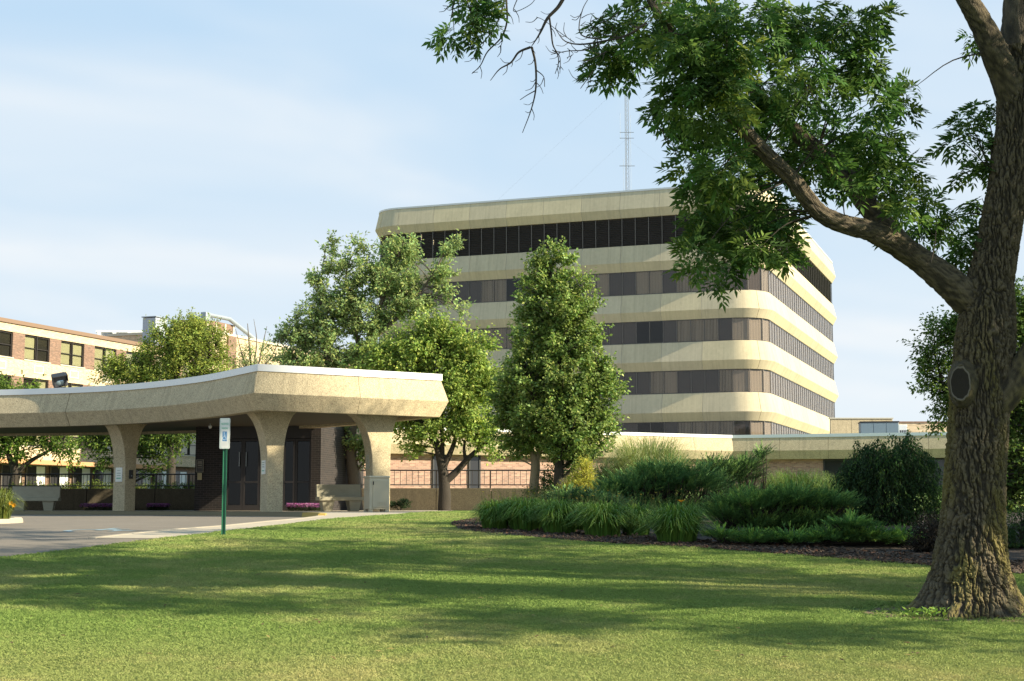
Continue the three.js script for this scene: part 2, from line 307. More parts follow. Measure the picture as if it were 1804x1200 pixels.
const bedEdge = [[-0.6, 30], [-0.95, 27], [-0.86, 25.65], [-0.6, 24.4], [0.42, 22.9], [1.34, 22.05], [2.13, 21.5], [2.82, 21.1], [3.46, 20.55], [4.51, 19.65], [5.34, 18.9], [6.22, 18.1], [9, 16.2], [14, 14]];
const bedLine = smooth(bedEdge, 6), bedPoly = [...bedLine, [22, 14], [22, 42], [0, 42]];
struct('mulch_bed', drape(bedPoly, hD, 0.012), new THREE.MeshStandardMaterial({ map: rep(mulchColor, 1.6, 1.6), bumpMap: rep(aggBump, 1.3, 1.3), bumpScale: 0.03, roughness: 1 }));
{ // planted island in the drive
  const c = [-14.0, 30.5], R = 3.65, ring = []; for (let i = 0; i < 48; i++) { const a = i / 48 * 2 * Math.PI; ring.push([c[0] + Math.cos(a) * (R - 0.15), c[1] + Math.sin(a) * (R - 0.15)]); }
  const isl = thing('planted_island', 'round planted island with pale concrete kerb in the driveway', 'traffic island', [c[0], 0, -c[1]]);
  const soil = drape(ring, (d) => hA(d) + 0.1, 0); soil.translate(-c[0], 0, c[1]); mesh('soil', soil, lawnMat, isl);
  const hh = hA(30.5);
  const f = (s) => { const a = s / R; return { x: Math.cos(a) * R, z: Math.sin(a) * R, nx: Math.cos(a), nz: Math.sin(a) }; };
  const k = band(f, 0, 2 * Math.PI * R, 64, [[-0.17, 0.11], [-0.03, 0.11], [0, 0.08], [0.03, -0.1], [-0.17, -0.1]]);
  const p = k.attributes.position; for (let i = 0; i < p.count; i++) p.setY(i, p.getY(i) + hA(c[1] - p.getZ(i)));
  mesh('kerb', k, paveMat, isl);
}
{ // worn parking paint on the asphalt
  const blue = std([0.19, 0.25, 0.27], 0.95, {}), white = std([0.26, 0.24, 0.21], 0.95);
  const mk = (px0, px1, py, w, mat, name) => { const a = at(px0, py, 1), u = []; };
  const quad = (x0, d0, x1, d1, w) => { const dx = x1 - x0, dd = d1 - d0, l = Math.hypot(dx, dd), nx = -dd / l * w / 2, nd = dx / l * w / 2; return drape([[x0 + nx, d0 + nd], [x0 - nx, d0 - nd], [x1 - nx, d1 - nd], [x1 + nx, d1 + nd]], hA, 0.006, 0.5); };
  const ring = []; for (let i = 0; i < 14; i++) { const a = -0.6 + i / 14 * 4.7, b = a + 0.34; ring.push(quad(-7.1 + Math.cos(a) * 0.42, 24.9 + Math.sin(a) * 0.42, -7.1 + Math.cos(b) * 0.42, 24.9 + Math.sin(b) * 0.42, 0.13)); }
  struct('access_marking', merge([...ring, quad(-7.05, 25.0, -6.95, 25.9, 0.15), quad(-7.0, 25.35, -6.6, 25.4, 0.13), quad(-6.7, 24.95, -6.35, 24.75, 0.13)]), blue, 'worn pale blue access symbol on the asphalt');
  for (const [a, b, c, d] of [[-7.6, 22.7, -6.75, 22.75], [-8.4, 22.5, -7.9, 22.55]]) struct('parking_line', quad(a, b, c, d, 0.1), white);
}

// ---------------------------------------------------------------- office block
const TH = Math.atan(931 / Math.hypot(2570, 290));
{
  const W = 32.5, L = 41.6, R = 2.4, g0 = [18.85, 108.27];
  const off = thing('office_building', 'six storey office block with rounded tan concrete bands and dark ribbon windows', 'office building', [g0[0], 0, -g0[1]], -TH);
  const sL = L - 2 * R, sW = W - 2 * R, A = R * Math.PI / 2;
  const seg = [sL, A, sW, A, sL, A, sW, A], st = []; let acc = 0; for (const q of seg) { st.push(acc); acc += q; }
  const per = acc;
  function path(u) {
    u = ((u % per) + per) % per; let k = 7; while (u < st[k] - 1e-9) k--; const w = u - st[k];
    const arc = (cx, cz, a0) => { const a = a0 - w / R, nx = Math.cos(a), nz = Math.sin(a); return { x: cx + nx * R, z: cz + nz * R, nx, nz }; };
    switch (k) {
      case 0: return { x: -W, z: -L + R + w, nx: -1, nz: 0 };
      case 1: return arc(-W + R, -R, Math.PI);
      case 2: return { x: -W + R + w, z: 0, nx: 0, nz: 1 };
      case 3: return arc(-R, -R, Math.PI / 2);
      case 4: return { x: 0, z: -R - w, nx: 1, nz: 0 };
      case 5: return arc(-R, -L + R, 0);
      case 6: return { x: -R - w, z: -L, nx: 0, nz: -1 };
      default: return arc(-W + R, -L + R, -Math.PI / 2);
    }
  }
  const uF = (x) => st[2] + x + W - R;                       // arc length of a point x on the front
  const joints = [st[1] - 3.15, st[1] + A * 0.62]; for (let x = -29.88; x < -3; x += 3.15) joints.push(uF(x)); joints.push(st[3] + A / 2);
  for (let q = 1; q <= 11; q++) joints.push(st[3] + A / 2 + q * 3.15); joints.push(st[5] + A / 2, st[6] + sW / 2, st[7] + A / 2, per + st[0] + sL / 2, per + st[1] - 3.15);
  const bands = [[22.42, 24.45, 1], [18.16, 20.22], [14.25, 16.34], [10.37, 12.53], [6.48, 8.62]];
  const r = rng(5);
  bands.forEach(([y0, y1, top], bi) => {
    const prof = top ? [[0.1, y1], [0.42, y0 + 0.62], [0.05, y0], [-0.25, y0], [-0.25, y1]] : [[-0.06, y1], [0.08, y1 - 0.03], [0.42, y0 + 0.66], [0.05, y0], [-0.25, y0], [-0.25, y1]];
    for (let i = 0; i < joints.length - 1; i++) {
      const a = joints[i], b = joints[i + 1], n = Math.max(2, Math.ceil((b - a) / 0.32));
      mesh('concrete_panel', band(path, a + 0.016, b - 0.016, n, prof), M.cast[Math.floor(r() * 4)], off);
    }
    const jp = top ? [[0.07, y1 - 0.01], [0.385, y0 + 0.62], [0.03, y0 + 0.02], [-0.22, y0 + 0.02], [-0.22, y1 - 0.01]] : [[0.05, y1 - 0.05], [0.385, y0 + 0.66], [0.03, y0 + 0.02], [-0.22, y0 + 0.02], [-0.22, y1 - 0.05]];
    mesh('joint_sealant', band(path, 0.01, per, 260, jp), M.joint, off);
    if (top) mesh('roof_edge', band(path, 0.01, per, 260, [[0.14, y1 + 0.005], [0.14, y1 + 0.14], [-0.3, y1 + 0.14], [-0.3, y1 + 0.005]]), M.galvRoof = std([0.6, 0.6, 0.58], 0.4, { metalness: 0.2 }), off);
  });
  // ribbon windows and the louvred plant storey
  const floors = [[20.22, 22.42, 'louvre'], [16.34, 18.16, 3], [12.53, 14.25, 2], [8.62, 10.37, 1], [4.9, 6.48, 0]];
  const cuts = []; { let n = 3; for (let i = 0; i < n; i++) cuts.push(st[1] + A * i / n); n = 26; for (let i = 0; i < n; i++) cuts.push(st[2] + sW * i / n); n = 3; for (let i = 0; i < n; i++) cuts.push(st[3] + A * i / n); n = 32; for (let i = 0; i <= n; i++) cuts.push(st[4] + sL * i / n); }
  const glassGeo = {}, key = (w, h) => w.toFixed(2) + h.toFixed(2);
  const unit = (w, h) => glassGeo[key(w, h)] ??= new THREE.BoxGeometry(w, h, 0.016);
  const slatsGeo = {}, slats = (w, h, open, s) => slatsGeo[key(w, h) + open + s] ??= (() => { const q = rng(s + 3), a = [], n = 9; for (let i = 0; i < n; i++) a.push(box(w / n * (open ? 0.62 + 0.3 * q() : 0.97), h - 0.06 - 0.02 * q(), 0.006, -w / 2 + w * (i + 0.5) / n, 0, 0.012 * (i % 2), 0)); return merge(a); })();
  const louvGeo = {}, louvs = (w, h) => louvGeo[key(w, h)] ??= (() => { const a = [box(w, h, 0.02, 0, 0, -0.16)], n = 15; for (let i = 0; i < n; i++) { const g = new THREE.BoxGeometry(w, 0.012, 0.15); g.rotateX(0.7); g.translate(0, -h / 2 + h * (i + 0.5) / n, -0.06); a.push(g); } return merge(a); })();
  const q = rng(77);
  // which front windows have open glass, drapes or half-open vertical blinds, seen from the street
  const pat = { 3: { 5: 'd', 6: 'd', 7: 's', 8: 's', 9: 'o', 14: 'l', 15: 'l', 16: 'l', 17: 'd', 18: 'd', 19: 'l', 20: 'l', 21: 'd', 22: 's', 23: 'l', 24: 'l', 25: 's' }, 2: { 7: 's', 8: 's', 9: 's', 16: 'd', 17: 'd', 18: 'd', 19: 'o', 20: 'o', 21: 'd', 22: 's', 23: 's', 24: 's', 25: 'd' }, 1: { 16: 'd', 17: 'd', 18: 'd', 19: 'd', 20: 's', 21: 'l', 22: 'd', 23: 'd', 24: 'd', 25: 's' }, 0: { 17: 'd', 18: 'd', 19: 'o', 20: 'o', 21: 'd', 22: 's', 23: 's', 24: 's', 25: 's' } };
  for (const [y0, y1, kind] of floors) {
    const h = y1 - y0, frame = [];
    let run = 0, mode = 'd';
    for (let i = 0; i < cuts.length - 1; i++) {
      const a = path(cuts[i]), b = path(cuts[i + 1] - 1e-6), w = Math.hypot(b.x - a.x, b.z - a.z), mx = (a.x + b.x) / 2, mz = (a.z + b.z) / 2, ry = Math.atan2(b.x - a.x, b.z - a.z) - Math.PI / 2;
      const nx = -(b.z - a.z) / w, nz = (b.x - a.x) / w, arcOrRight = i >= 29 || i < 3, place = (m, o) => { m.position.set(mx + nx * o, (y0 + y1) / 2, mz + nz * o); m.rotation.y = ry; };
      frame.push(box(0.05, h, 0.05, a.x - a.nx * 0.012, (y0 + y1) / 2, a.z - a.nz * 0.012, Math.atan2(a.nx, a.nz)));
      if (kind === 'louvre') { place(mesh('louvre_panel', louvs(w - 0.05, h - 0.04), M.louvre, off), 0); continue; }
      place(mesh('pane', unit(w - 0.05, h - 0.08), M.glassTint, off), -0.015);
      for (const yy of [y0 + 0.02, y1 - 0.02]) frame.push(box(w, 0.04, 0.05, mx - nx * 0.012, yy, mz - nz * 0.012, ry));
      if (run-- <= 0) { const v = q(); mode = arcOrRight ? (v < 0.9 ? 'c' : 's') : v < 0.56 ? 'd' : v < 0.84 ? 's' : v < 0.95 ? 'o' : 'c'; run = arcOrRight ? 1 : Math.floor(1 + q() * 3); }
      const front = i >= 3 && i < 29, set = (front && pat[kind]?.[i - 3]) || (mode === 'c' && front ? 'd' : mode);
      if (set === 'o') continue;
      place(mesh('blind', slats(w - 0.06, h - 0.05, set === 's', set === 's' ? i % 3 : 9), set === 'd' ? M.drape : front ? M.blindShaded : M.blind, off), -0.075);
    }
    const e = path(cuts[cuts.length - 1]); frame.push(box(0.05, h, 0.05, e.x, (y0 + y1) / 2, e.z, Math.atan2(e.nx, e.nz)));
    mesh('window_frame', merge(frame), M.bronze, off);
  }
  // back walls, floors, core, roof
  const wallBack = band((u) => path(u + st[5] + 0.02), 0, per - st[5] + st[1] - 0.06, 120, [[-0.06, 0], [-0.06, 22.5], [-0.2, 22.5], [-0.2, 0]]);
  mesh('wall', wallBack, M.bronze, off);
  for (const y of [4.9, 8.55, 12.45, 16.2, 20.1, 24.2]) mesh('floor_slab', box(W - 2.1, 0.3, L - 2.1, -W / 2, y - 0.16, -L / 2), y > 24 ? M.roofGravel : M.inside, off);
  mesh('core', box(W - 9, 23.6, L - 9, -W / 2, 11.9, -L / 2), M.inside, off);
  // ground storey
  mesh('ground_storey', band(path, 0.01, per, 200, [[-0.3, 0.3], [-0.3, 4.7], [-0.6, 4.7], [-0.6, 0.3]]), M.inside, off);
}
{ // guyed lattice mast on the office roof
  const b = at(1105, 336, 121), top = at(1101, 40, 121), q0 = M.mast = std([0.16, 0.18, 0.2], 0.6), o = thing('radio_mast', 'thin lattice radio mast with guy wires on the office roof', 'mast', [b.x, 24.1, b.z]);
  const H = top.y - 24.1, w = 0.17, legs = [0, 1, 2].map((i) => [Math.cos(i * 2.094 + 0.4) * w, Math.sin(i * 2.094 + 0.4) * w]);
  for (const [x, z] of legs) mesh('leg', rod(V(x, 0, z), V(x, H, z), 0.02, 5), M.mast, o);
  const br = []; for (let y = 0; y < H - 0.4; y += 0.42) for (let i = 0; i < 3; i++) { const a = legs[i], c = legs[(i + 1) % 3]; br.push(rod(V(a[0], y, a[1]), V(c[0], y + 0.42, c[1]), 0.008, 4)); }
  stuff(mesh('bracing', merge(br), M.mast, o));
  for (const [y, l, rr] of [[4.6, 0.65, 0.03], [7.0, 0.6, 0.028], [7.5, 0.6, 0.028]]) mesh('antenna_arm', rod(V(-l, y, 0.1), V(l, y, 0.1), rr, 5), M.mast, o);
  for (const [x, y0, y1] of [[-0.55, 6.9, 9.2], [-0.3, 2.5, 5.2], [0.32, 0.5, 9]]) mesh('whip_antenna', rod(V(x, y0, 0.1), V(x, y1, 0.1), 0.012, 5), M.galv, o);
  for (const [x, z, y] of [[-13, -2, 12], [9, -1, 12], [2, -20, 12], [-7, 1, 7], [8, 1, 7]]) mesh('guy_wire', rod(V(0, y, 0), V(x, 0.2, z), 0.004, 3), M.mast, o);
}

// ---------------------------------------------------------------- brick wing with its concrete fascia
const FASC = { y0: 2.78, cr: 3.26, y1: 4.0 };
function fasciaRun(parent, pts, joints, capMat, mats) {
  const curveLen = []; let tot = 0; for (let i = 0; i < pts.length - 1; i++) { curveLen.push(tot); tot += Math.hypot(pts[i + 1][0] - pts[i][0], pts[i + 1][1] - pts[i][1]); }
}
{
  const wing = thing('brick_wing', 'single storey brick wing with a concrete fascia in front of the office block', 'building');
  // plan line in (x, D), walking left to right, outward normal towards the camera
  const plan = [[-8.4, 57.2], [-7.3, 58.4], [-6.5, 73.2], [12.6, 83.6], [46, 72.6]];
  const nrm = plan.slice(0, -1).map(([x, d], i) => { const [x2, d2] = plan[i + 1], l = Math.hypot(x2 - x, d2 - d); return [(d2 - d) / l, -(x2 - x) / l]; });
  const offs = (i, o) => {  // mitred offset point i
    const a = nrm[Math.max(0, i - 1)], b = nrm[Math.min(nrm.length - 1, i)], mx = a[0] + b[0], md = a[1] + b[1], k = o * 2 / (mx * mx + md * md); return [plan[i][0] + mx * k, plan[i][1] + md * k];
  };
  const seglen = (i) => Math.hypot(plan[i + 1][0] - plan[i][0], plan[i + 1][1] - plan[i][1]);
  let r = rng(9);
  const prof = [[0.0, FASC.y1], [0.2, FASC.cr], [-0.02, FASC.y0], [-0.5, FASC.y0], [-0.5, FASC.y1]], cap = [[0.04, FASC.y1 + 0.002], [0.04, 4.18], [-0.5, 4.18], [-0.5, FASC.y1 + 0.002]];
  const piece = (i, t0, t1, pf) => {
    const L = seglen(i), P = [], Nn = [], U = [], I = []; let base = 0;
    const pos = (t, o) => { const a = offs(i, o), b = offs(i + 1, o); const q = [lerp(plan[i][0], plan[i + 1][0], t) + nrm[i][0] * o, lerp(plan[i][1], plan[i + 1][1], t) + nrm[i][1] * o]; return t <= 0 ? a : t >= 1 ? b : q; };
    for (let e = 0; e < pf.length; e++) {
      const [o0, y0] = pf[e], [o1, y1] = pf[(e + 1) % pf.length], l = Math.hypot(o1 - o0, y1 - y0), no = -(y1 - y0) / l, ny = (o1 - o0) / l;
      for (const t of [t0, t1]) for (const [o, y, w] of [[o0, y0, 0], [o1, y1, l]]) { const q = pos(t, o); P.push(q[0], y, -q[1]); Nn.push(nrm[i][0] * no, ny, -nrm[i][1] * no); U.push(t * L, w + e); }
      I.push(base, base + 1, base + 2, base + 1, base + 3, base + 2); base += 4;
    }
    for (const t of [t0, t1]) { const tx = (plan[i + 1][0] - plan[i][0]) / L, tz = -(plan[i + 1][1] - plan[i][1]) / L, s = t === t1 ? 1 : -1; for (const [o, y] of pf) { const q = pos(t, o); P.push(q[0], y, -q[1]); Nn.push(tx * s, 0, tz * s); U.push(o, y); } for (const tr of THREE.ShapeUtils.triangulateShape(pf.map(([a, b]) => new THREE.Vector2(a, b)), [])) I.push(base + tr[0], base + tr[1], base + tr[2]); base += pf.length; }
    const g = new THREE.BufferGeometry(); g.setAttribute('position', new THREE.Float32BufferAttribute(P, 3)); g.setAttribute('normal', new THREE.Float32BufferAttribute(Nn, 3)); g.setAttribute('uv', new THREE.Float32BufferAttribute(U, 2)); g.setIndex(I);
    // profile runs top-down outside: its normals computed for the opposite sense are turned outward
    const N = g.attributes.normal; for (let k = 0; k < N.count; k++) N.setXYZ(k, N.getX(k), N.getY(k), N.getZ(k)); return fixWinding(g);
  };
  for (let i = 0; i < 4; i++) {
    const n = Math.max(1, Math.round(seglen(i) / 2.75));
    for (let k = 0; k < n; k++) { const e = 0.007 / seglen(i) ; mesh('concrete_panel', piece(i, k === 0 ? 0 : k / n + e, k === n - 1 ? 1 : (k + 1) / n - e, prof), M.agg, wing); }
    mesh('roof_edge', piece(i, 0, 1, cap), M.whiteMetal, wing);
    mesh('wall', piece(i, 0, 1, [[-0.45, 0.3], [-0.45, FASC.y0 + 0.02], [-0.8, FASC.y0 + 0.02], [-0.8, 0.3]].reverse()), M.brickPink, wing);
  }
  // windows: tall dark glass with a bronze frame, set in front of the brick
  const win = (i, c, w, y0, y1, n) => {
    const L = seglen(i), fr = [], yaw = Math.atan2(nrm[i][0], -nrm[i][1]);
    const pos = (s, o) => [lerp(plan[i][0], plan[i + 1][0], s / L) + nrm[i][0] * o, lerp(plan[i][1], plan[i + 1][1], s / L) + nrm[i][1] * o];
    const W = thing0('window', wing); const c0 = pos(c, -0.42); W.position.set(c0[0], 0, -c0[1]); W.rotation.y = yaw;
    for (let k = 0; k <= n; k++) fr.push(box(0.08, y1 - y0, 0.12, -w / 2 + w * k / n, (y0 + y1) / 2, 0)); fr.push(box(w, 0.08, 0.1, 0, y0 + 0.04, 0), box(w, 0.08, 0.1, 0, y1 - 0.04, 0));
    mesh('frame', merge(fr), M.black, W);
    for (let k = 0; k < n; k++) mesh('pane', box(w / n - 0.1, y1 - y0 - 0.1, 0.02, -w / 2 + w * (k + 0.5) / n, (y0 + y1) / 2, 0), M.darkGlass, W);
    mesh('recess', box(w + 0.02, y1 - y0, 0.02, 0, (y0 + y1) / 2, -0.026), M.black, W);
  };
  M.darkGlass = new THREE.MeshPhysicalMaterial({ color: new THREE.Color().setRGB(0.03, 0.03, 0.032), roughness: 0.05, ior: 1.5, specularIntensity: 1 });
  function thing0(name, parent) { const o = new THREE.Group(); o.name = name; parent.add(o); return o; }
  win(2, 3.4, 0.75, 0.8, 2.76, 1); win(2, 5.4, 0.6, 0.8, 2.76, 1); win(2, 16.5, 1.0, 0.8, 2.76, 1);
  win(3, 6.9, 3.6, 0.9, 2.76, 3); win(3, 11.5, 3.4, 0.9, 2.76, 3); win(3, 16.5, 3.4, 0.9, 2.76, 3); win(3, 22, 3.4, 0.9, 2.76, 3);
  // roof slab
  const sh = new THREE.Shape([...plan.map((_, i) => { const q = offs(i, -0.4); return new THREE.Vector2(q[0], q[1]); }), new THREE.Vector2(46, 106), new THREE.Vector2(18, 106), new THREE.Vector2(-12, 112), new THREE.Vector2(-12, 60)]);
  const rg = new THREE.ExtrudeGeometry(sh, { depth: 0.2, bevelEnabled: false }); rg.rotateX(-Math.PI / 2); rg.translate(0, 3.75, 0); mesh('roof', rg, M.roofGravel, wing);
}
{ // parapets and roof plant right of the office
  const a = at(1462, 738, 99), b = at(1572, 741, 99), c = at(1800, 741, 104);
  const p = thing('plant_screen', 'cream aggregate screen wall on the flat roof right of the office block', 'wall', [(a.x + b.x) / 2, 3.95, a.z]);
  const hgt = a.y - 3.95, n = 3, w = (b.x - a.x) / n; for (let i = 0; i < n; i++) mesh('concrete_panel', uvMetric(rbox(w - 0.02, hgt, 0.25, -w + w * i, hgt / 2, 0, 0.015)), M.agg, p); mesh('coping', box(b.x - a.x + 0.1, 0.07, 0.36, 0, hgt + 0.037, 0), M.joint, p); mesh('base', box(b.x - a.x, 0.1, 0.3, 0, -0.05, 0), M.joint, p);
  const e = thing('roof_screen', 'brown brick screen wall far right behind the roof machine', 'wall', [(b.x + c.x) / 2 + 0.3, 3.95, c.z]);
  mesh('wall', uvMetric(box(c.x - b.x, hgt, 0.3, 0, hgt / 2, 0)), M.brickTan, e); mesh('coping', box(c.x - b.x + 0.1, 0.1, 0.4, 0, hgt + 0.053, 0), M.brickBrown, e);
  const u0 = at(1515, 745, 90), u1 = at(1580, 745, 90), m = thing('rooftop_air_conditioner', 'blue grey rooftop air conditioner with white slotted end', 'air conditioner', [(u0.x + u1.x) / 2, 3.95, u0.z], -0.16);
  const uw = u1.x - u0.x, uh = u0.y - 3.95, grey = std([0.2, 0.25, 0.28], 0.5);
  mesh('casing', rbox(uw, uh - 0.16, 1.6, 0, uh / 2 + 0.06, 0, 0.03), grey, m); mesh('base_frame', box(uw - 0.1, 0.14, 1.5, 0, 0.07, 0), M.dkMetal, m); mesh('lid', rbox(uw + 0.08, 0.07, 1.7, 0, uh + 0.017, 0, 0.02), M.dkMetal, m);
  for (let i = 0; i < 3; i++) mesh('panel', rbox(uw / 3 - 0.05, uh - 0.3, 0.03, -uw / 3 + uw / 3 * i, uh / 2 + 0.06, 0.815, 0.008), std([0.17, 0.23, 0.27], 0.45), m);
  const e2 = []; for (let i = 0; i < 5; i++) e2.push(box(0.05, 0.06, 1.2, uw / 2 + 0.52, 0.2 + i * 0.13, 0)); 
  mesh('condenser', rbox(0.5, uh * 0.85, 1.4, uw / 2 + 0.26, uh * 0.45, 0, 0.03), M.whiteMetal, m); mesh('slots', merge(e2), M.dkMetal, m);
  const sl = []; for (let i = 0; i < 4; i++) sl.push(box(0.06, 0.3, 0.02, uw / 2 + 0.1 + i * 0.11, uh * 0.5, 0.708)); mesh('vent', merge(sl), M.dkMetal, m);
}
// ---------------------------------------------------------------- the drop-off canopy
// run of plan points [x, D] with an outward side; offsets are mitred with given end normals
function runBand(pts, s0, s1, prof, n0, n1) {
  const m = pts.map((p, i) => {
    const a = pts[Math.max(0, i - 1)], b = pts[Math.min(pts.length - 1, i + 1)], l = Math.hypot(b[0] - a[0], b[1] - a[1]); let nn = [(b[1] - a[1]) / l, -(b[0] - a[0]) / l];
    if (i === 0 && n0) nn = n0; if (i === pts.length - 1 && n1) nn = n1; return nn;
  });
  const cum = [0]; for (let i = 1; i < pts.length; i++) cum.push(cum[i - 1] + Math.hypot(pts[i][0] - pts[i - 1][0], pts[i][1] - pts[i - 1][1]));
  const L = cum[cum.length - 1];
  const f = (s) => { s = clamp(s, 0, L); let i = 0; while (i < pts.length - 2 && cum[i + 1] < s) i++; const t = (s - cum[i]) / (cum[i + 1] - cum[i]); return { x: lerp(pts[i][0], pts[i + 1][0], t), z: -lerp(pts[i][1], pts[i + 1][1], t), nx: lerp(m[i][0], m[i + 1][0], t), nz: -lerp(m[i][1], m[i + 1][1], t) }; };
  return { L, f, make: (a, b, n, pf = prof) => band(f, a, b, n, pf) };
}
const mitre = (a, b) => { const x = a[0] + b[0], y = a[1] + b[1], k = 2 / (x * x + y * y); return [x * k, y * k]; };
const canIn = smooth([[-7.16, 41], [-9.59, 44.8], [-12.4, 47.7], [-15.04, 49.3], [-17.6, 50.2], [-21.5, 50.9], [-27, 50.3], [-34, 47.2]], 8);
const canNrm = (i, a) => { const p = a[Math.max(0, i - 1)], q = a[Math.min(a.length - 1, i + 1)], l = Math.hypot(q[0] - p[0], q[1] - p[1]); return [(q[1] - p[1]) / l, -(q[0] - p[0]) / l]; };   // away from the drive
const canOut = canIn.map((p, i) => { const n = canNrm(i, canIn); return [p[0] + n[0] * 6.06, p[1] + n[1] * 6.06]; });
canOut[0] = [-2.16, 44.25];
{
  const can = thing('entrance_canopy', 'curved drop-off canopy with exposed aggregate fascia, white roof edge and flared columns', 'canopy', [0, 0, 0]);
  const pf = [[0, FASC.y1 - 0.04], [0.2, 3.32], [-0.03, 2.86], [-0.35, 2.86], [-0.35, FASC.y1 - 0.04]], cap = [[0.035, FASC.y1 - 0.038], [0.035, 4.16], [-0.4, 4.16], [-0.4, FASC.y1 - 0.038]];
  const inv = canIn.slice().reverse();                                   // walked right-handed so that the outside faces the drive
  const nIn = canNrm(0, canIn).map((q) => -q), endD = [canOut[0][0] - canIn[0][0], canOut[0][1] - canIn[0][1]], le = Math.hypot(...endD), nEnd = [endD[1] / le, -endD[0] / le], nOut = canNrm(0, canOut);
  const cIn = mitre(nIn, nEnd), cOut = mitre(nEnd, nOut);
  const A = runBand(inv, 0, 1, pf, null, cIn), B = runBand([canIn[0], canOut[0]], 0, 1, pf, cIn, cOut), C = runBand(canOut, 0, 1, pf, cOut, null);
  const cuts = [0, 8.5, 14.5, A.L - 9.32, A.L]; { // joint where the photograph shows it, near (-15, 49.3)
    let best = 9e9, s = 0; for (let q = 0; q < A.L; q += 0.05) { const p = A.f(q), d = Math.hypot(p.x + 14.95, p.z + 49.25); if (d < best) { best = d; s = q; } } cuts[3] = s; cuts[2] = s - 6.4; cuts[1] = s - 12.8; }
  for (let i = 0; i < 4; i++) if (cuts[i + 1] > cuts[i]) mesh('fascia_panel', A.make(cuts[i] + (i ? 0.012 : 0), cuts[i + 1] - (i < 3 ? 0.012 : 0), 26, pf), M.agg, can);
  mesh('fascia_panel', B.make(0, B.L * 0.527 - 0.006, 2, pf), M.agg, can); mesh('fascia_panel', B.make(B.L * 0.527 + 0.006, B.L, 2, pf), M.agg, can);
  for (let i = 0; i < 4; i++) mesh('fascia_panel', C.make(C.L * i / 4 + (i ? 0.01 : 0), C.L * (i + 1) / 4 - (i < 3 ? 0.01 : 0), 20, pf), M.agg, can);
  for (const [R, n] of [[A, 60], [B, 2], [C, 60]]) mesh('roof_edge', R.make(0, R.L, n, cap), M.whiteMetal, can);
  const inset = (a, sgn) => a.map((p, i) => { const n = canNrm(i, a); return [p[0] + n[0] * 0.3 * sgn, p[1] + n[1] * 0.3 * sgn]; });
  const lo = inset(canIn, 1), hi = inset(canOut, -1); for (const q of [lo, hi]) { q[0][0] -= nEnd[0] * 0.3; q[0][1] -= nEnd[1] * 0.3; }
  const sh = new THREE.Shape([...lo, ...hi.slice().reverse()].map(([x, d]) => new THREE.Vector2(x, d))), g = new THREE.ExtrudeGeometry(sh, { depth: 0.9, bevelEnabled: false }); g.rotateX(-Math.PI / 2); g.translate(0, 2.95, 0);
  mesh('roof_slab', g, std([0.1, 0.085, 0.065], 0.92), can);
  // flared columns: a profile in the radial plane, extruded along the drive
  const column = (s, off, inF, outF, w, th) => {
    let i = 0, d = 0; while (i < canIn.length - 2) { const l = Math.hypot(canIn[i + 1][0] - canIn[i][0], canIn[i + 1][1] - canIn[i][1]); if (d + l > s) break; d += l; i++; }
    const n = canNrm(i, canIn), p = [canIn[i][0] + n[0] * off, canIn[i][1] + n[1] * off], H = 2.96, y0 = 1.25, pts = [[-w / 2, -0.03]], N = 14;
    for (let k = 0; k <= N; k++) { const a = k / N * Math.PI / 2; pts.push([-w / 2 - inF * (1 - Math.cos(a)), y0 + (H - y0) * Math.sin(a) ** 0.9]); }
    for (let k = N; k >= 0; k--) { const a = k / N * Math.PI / 2; pts.push([w / 2 + outF * (1 - Math.cos(a)), y0 + 0.2 + (H - y0 - 0.2) * Math.sin(a) ** 0.9]); } pts.push([w / 2, -0.03]);
    const e = new THREE.ExtrudeGeometry(new THREE.Shape(pts.map((q) => new THREE.Vector2(...q))), { depth: th - 0.04, bevelEnabled: true, bevelThickness: 0.02, bevelSize: 0.02, bevelOffset: -0.02, bevelSegments: 2 }); e.translate(0, 0, -th / 2 + 0.02);
    const m = mesh('column', uvMetric(e), M.agg, can); m.position.set(p[0], 0, -p[1]); m.rotation.y = Math.atan2(n[1], n[0]); return m;
  };
  M.colPos = [column(1.75, 1.15, 0.72, 0.5, 0.5, 0.55), column(1.6, 4.32, 0.84, 0.4, 0.6, 0.5), column(10.5, 1.15, 0.72, 0.55, 0.5, 0.55)];
}
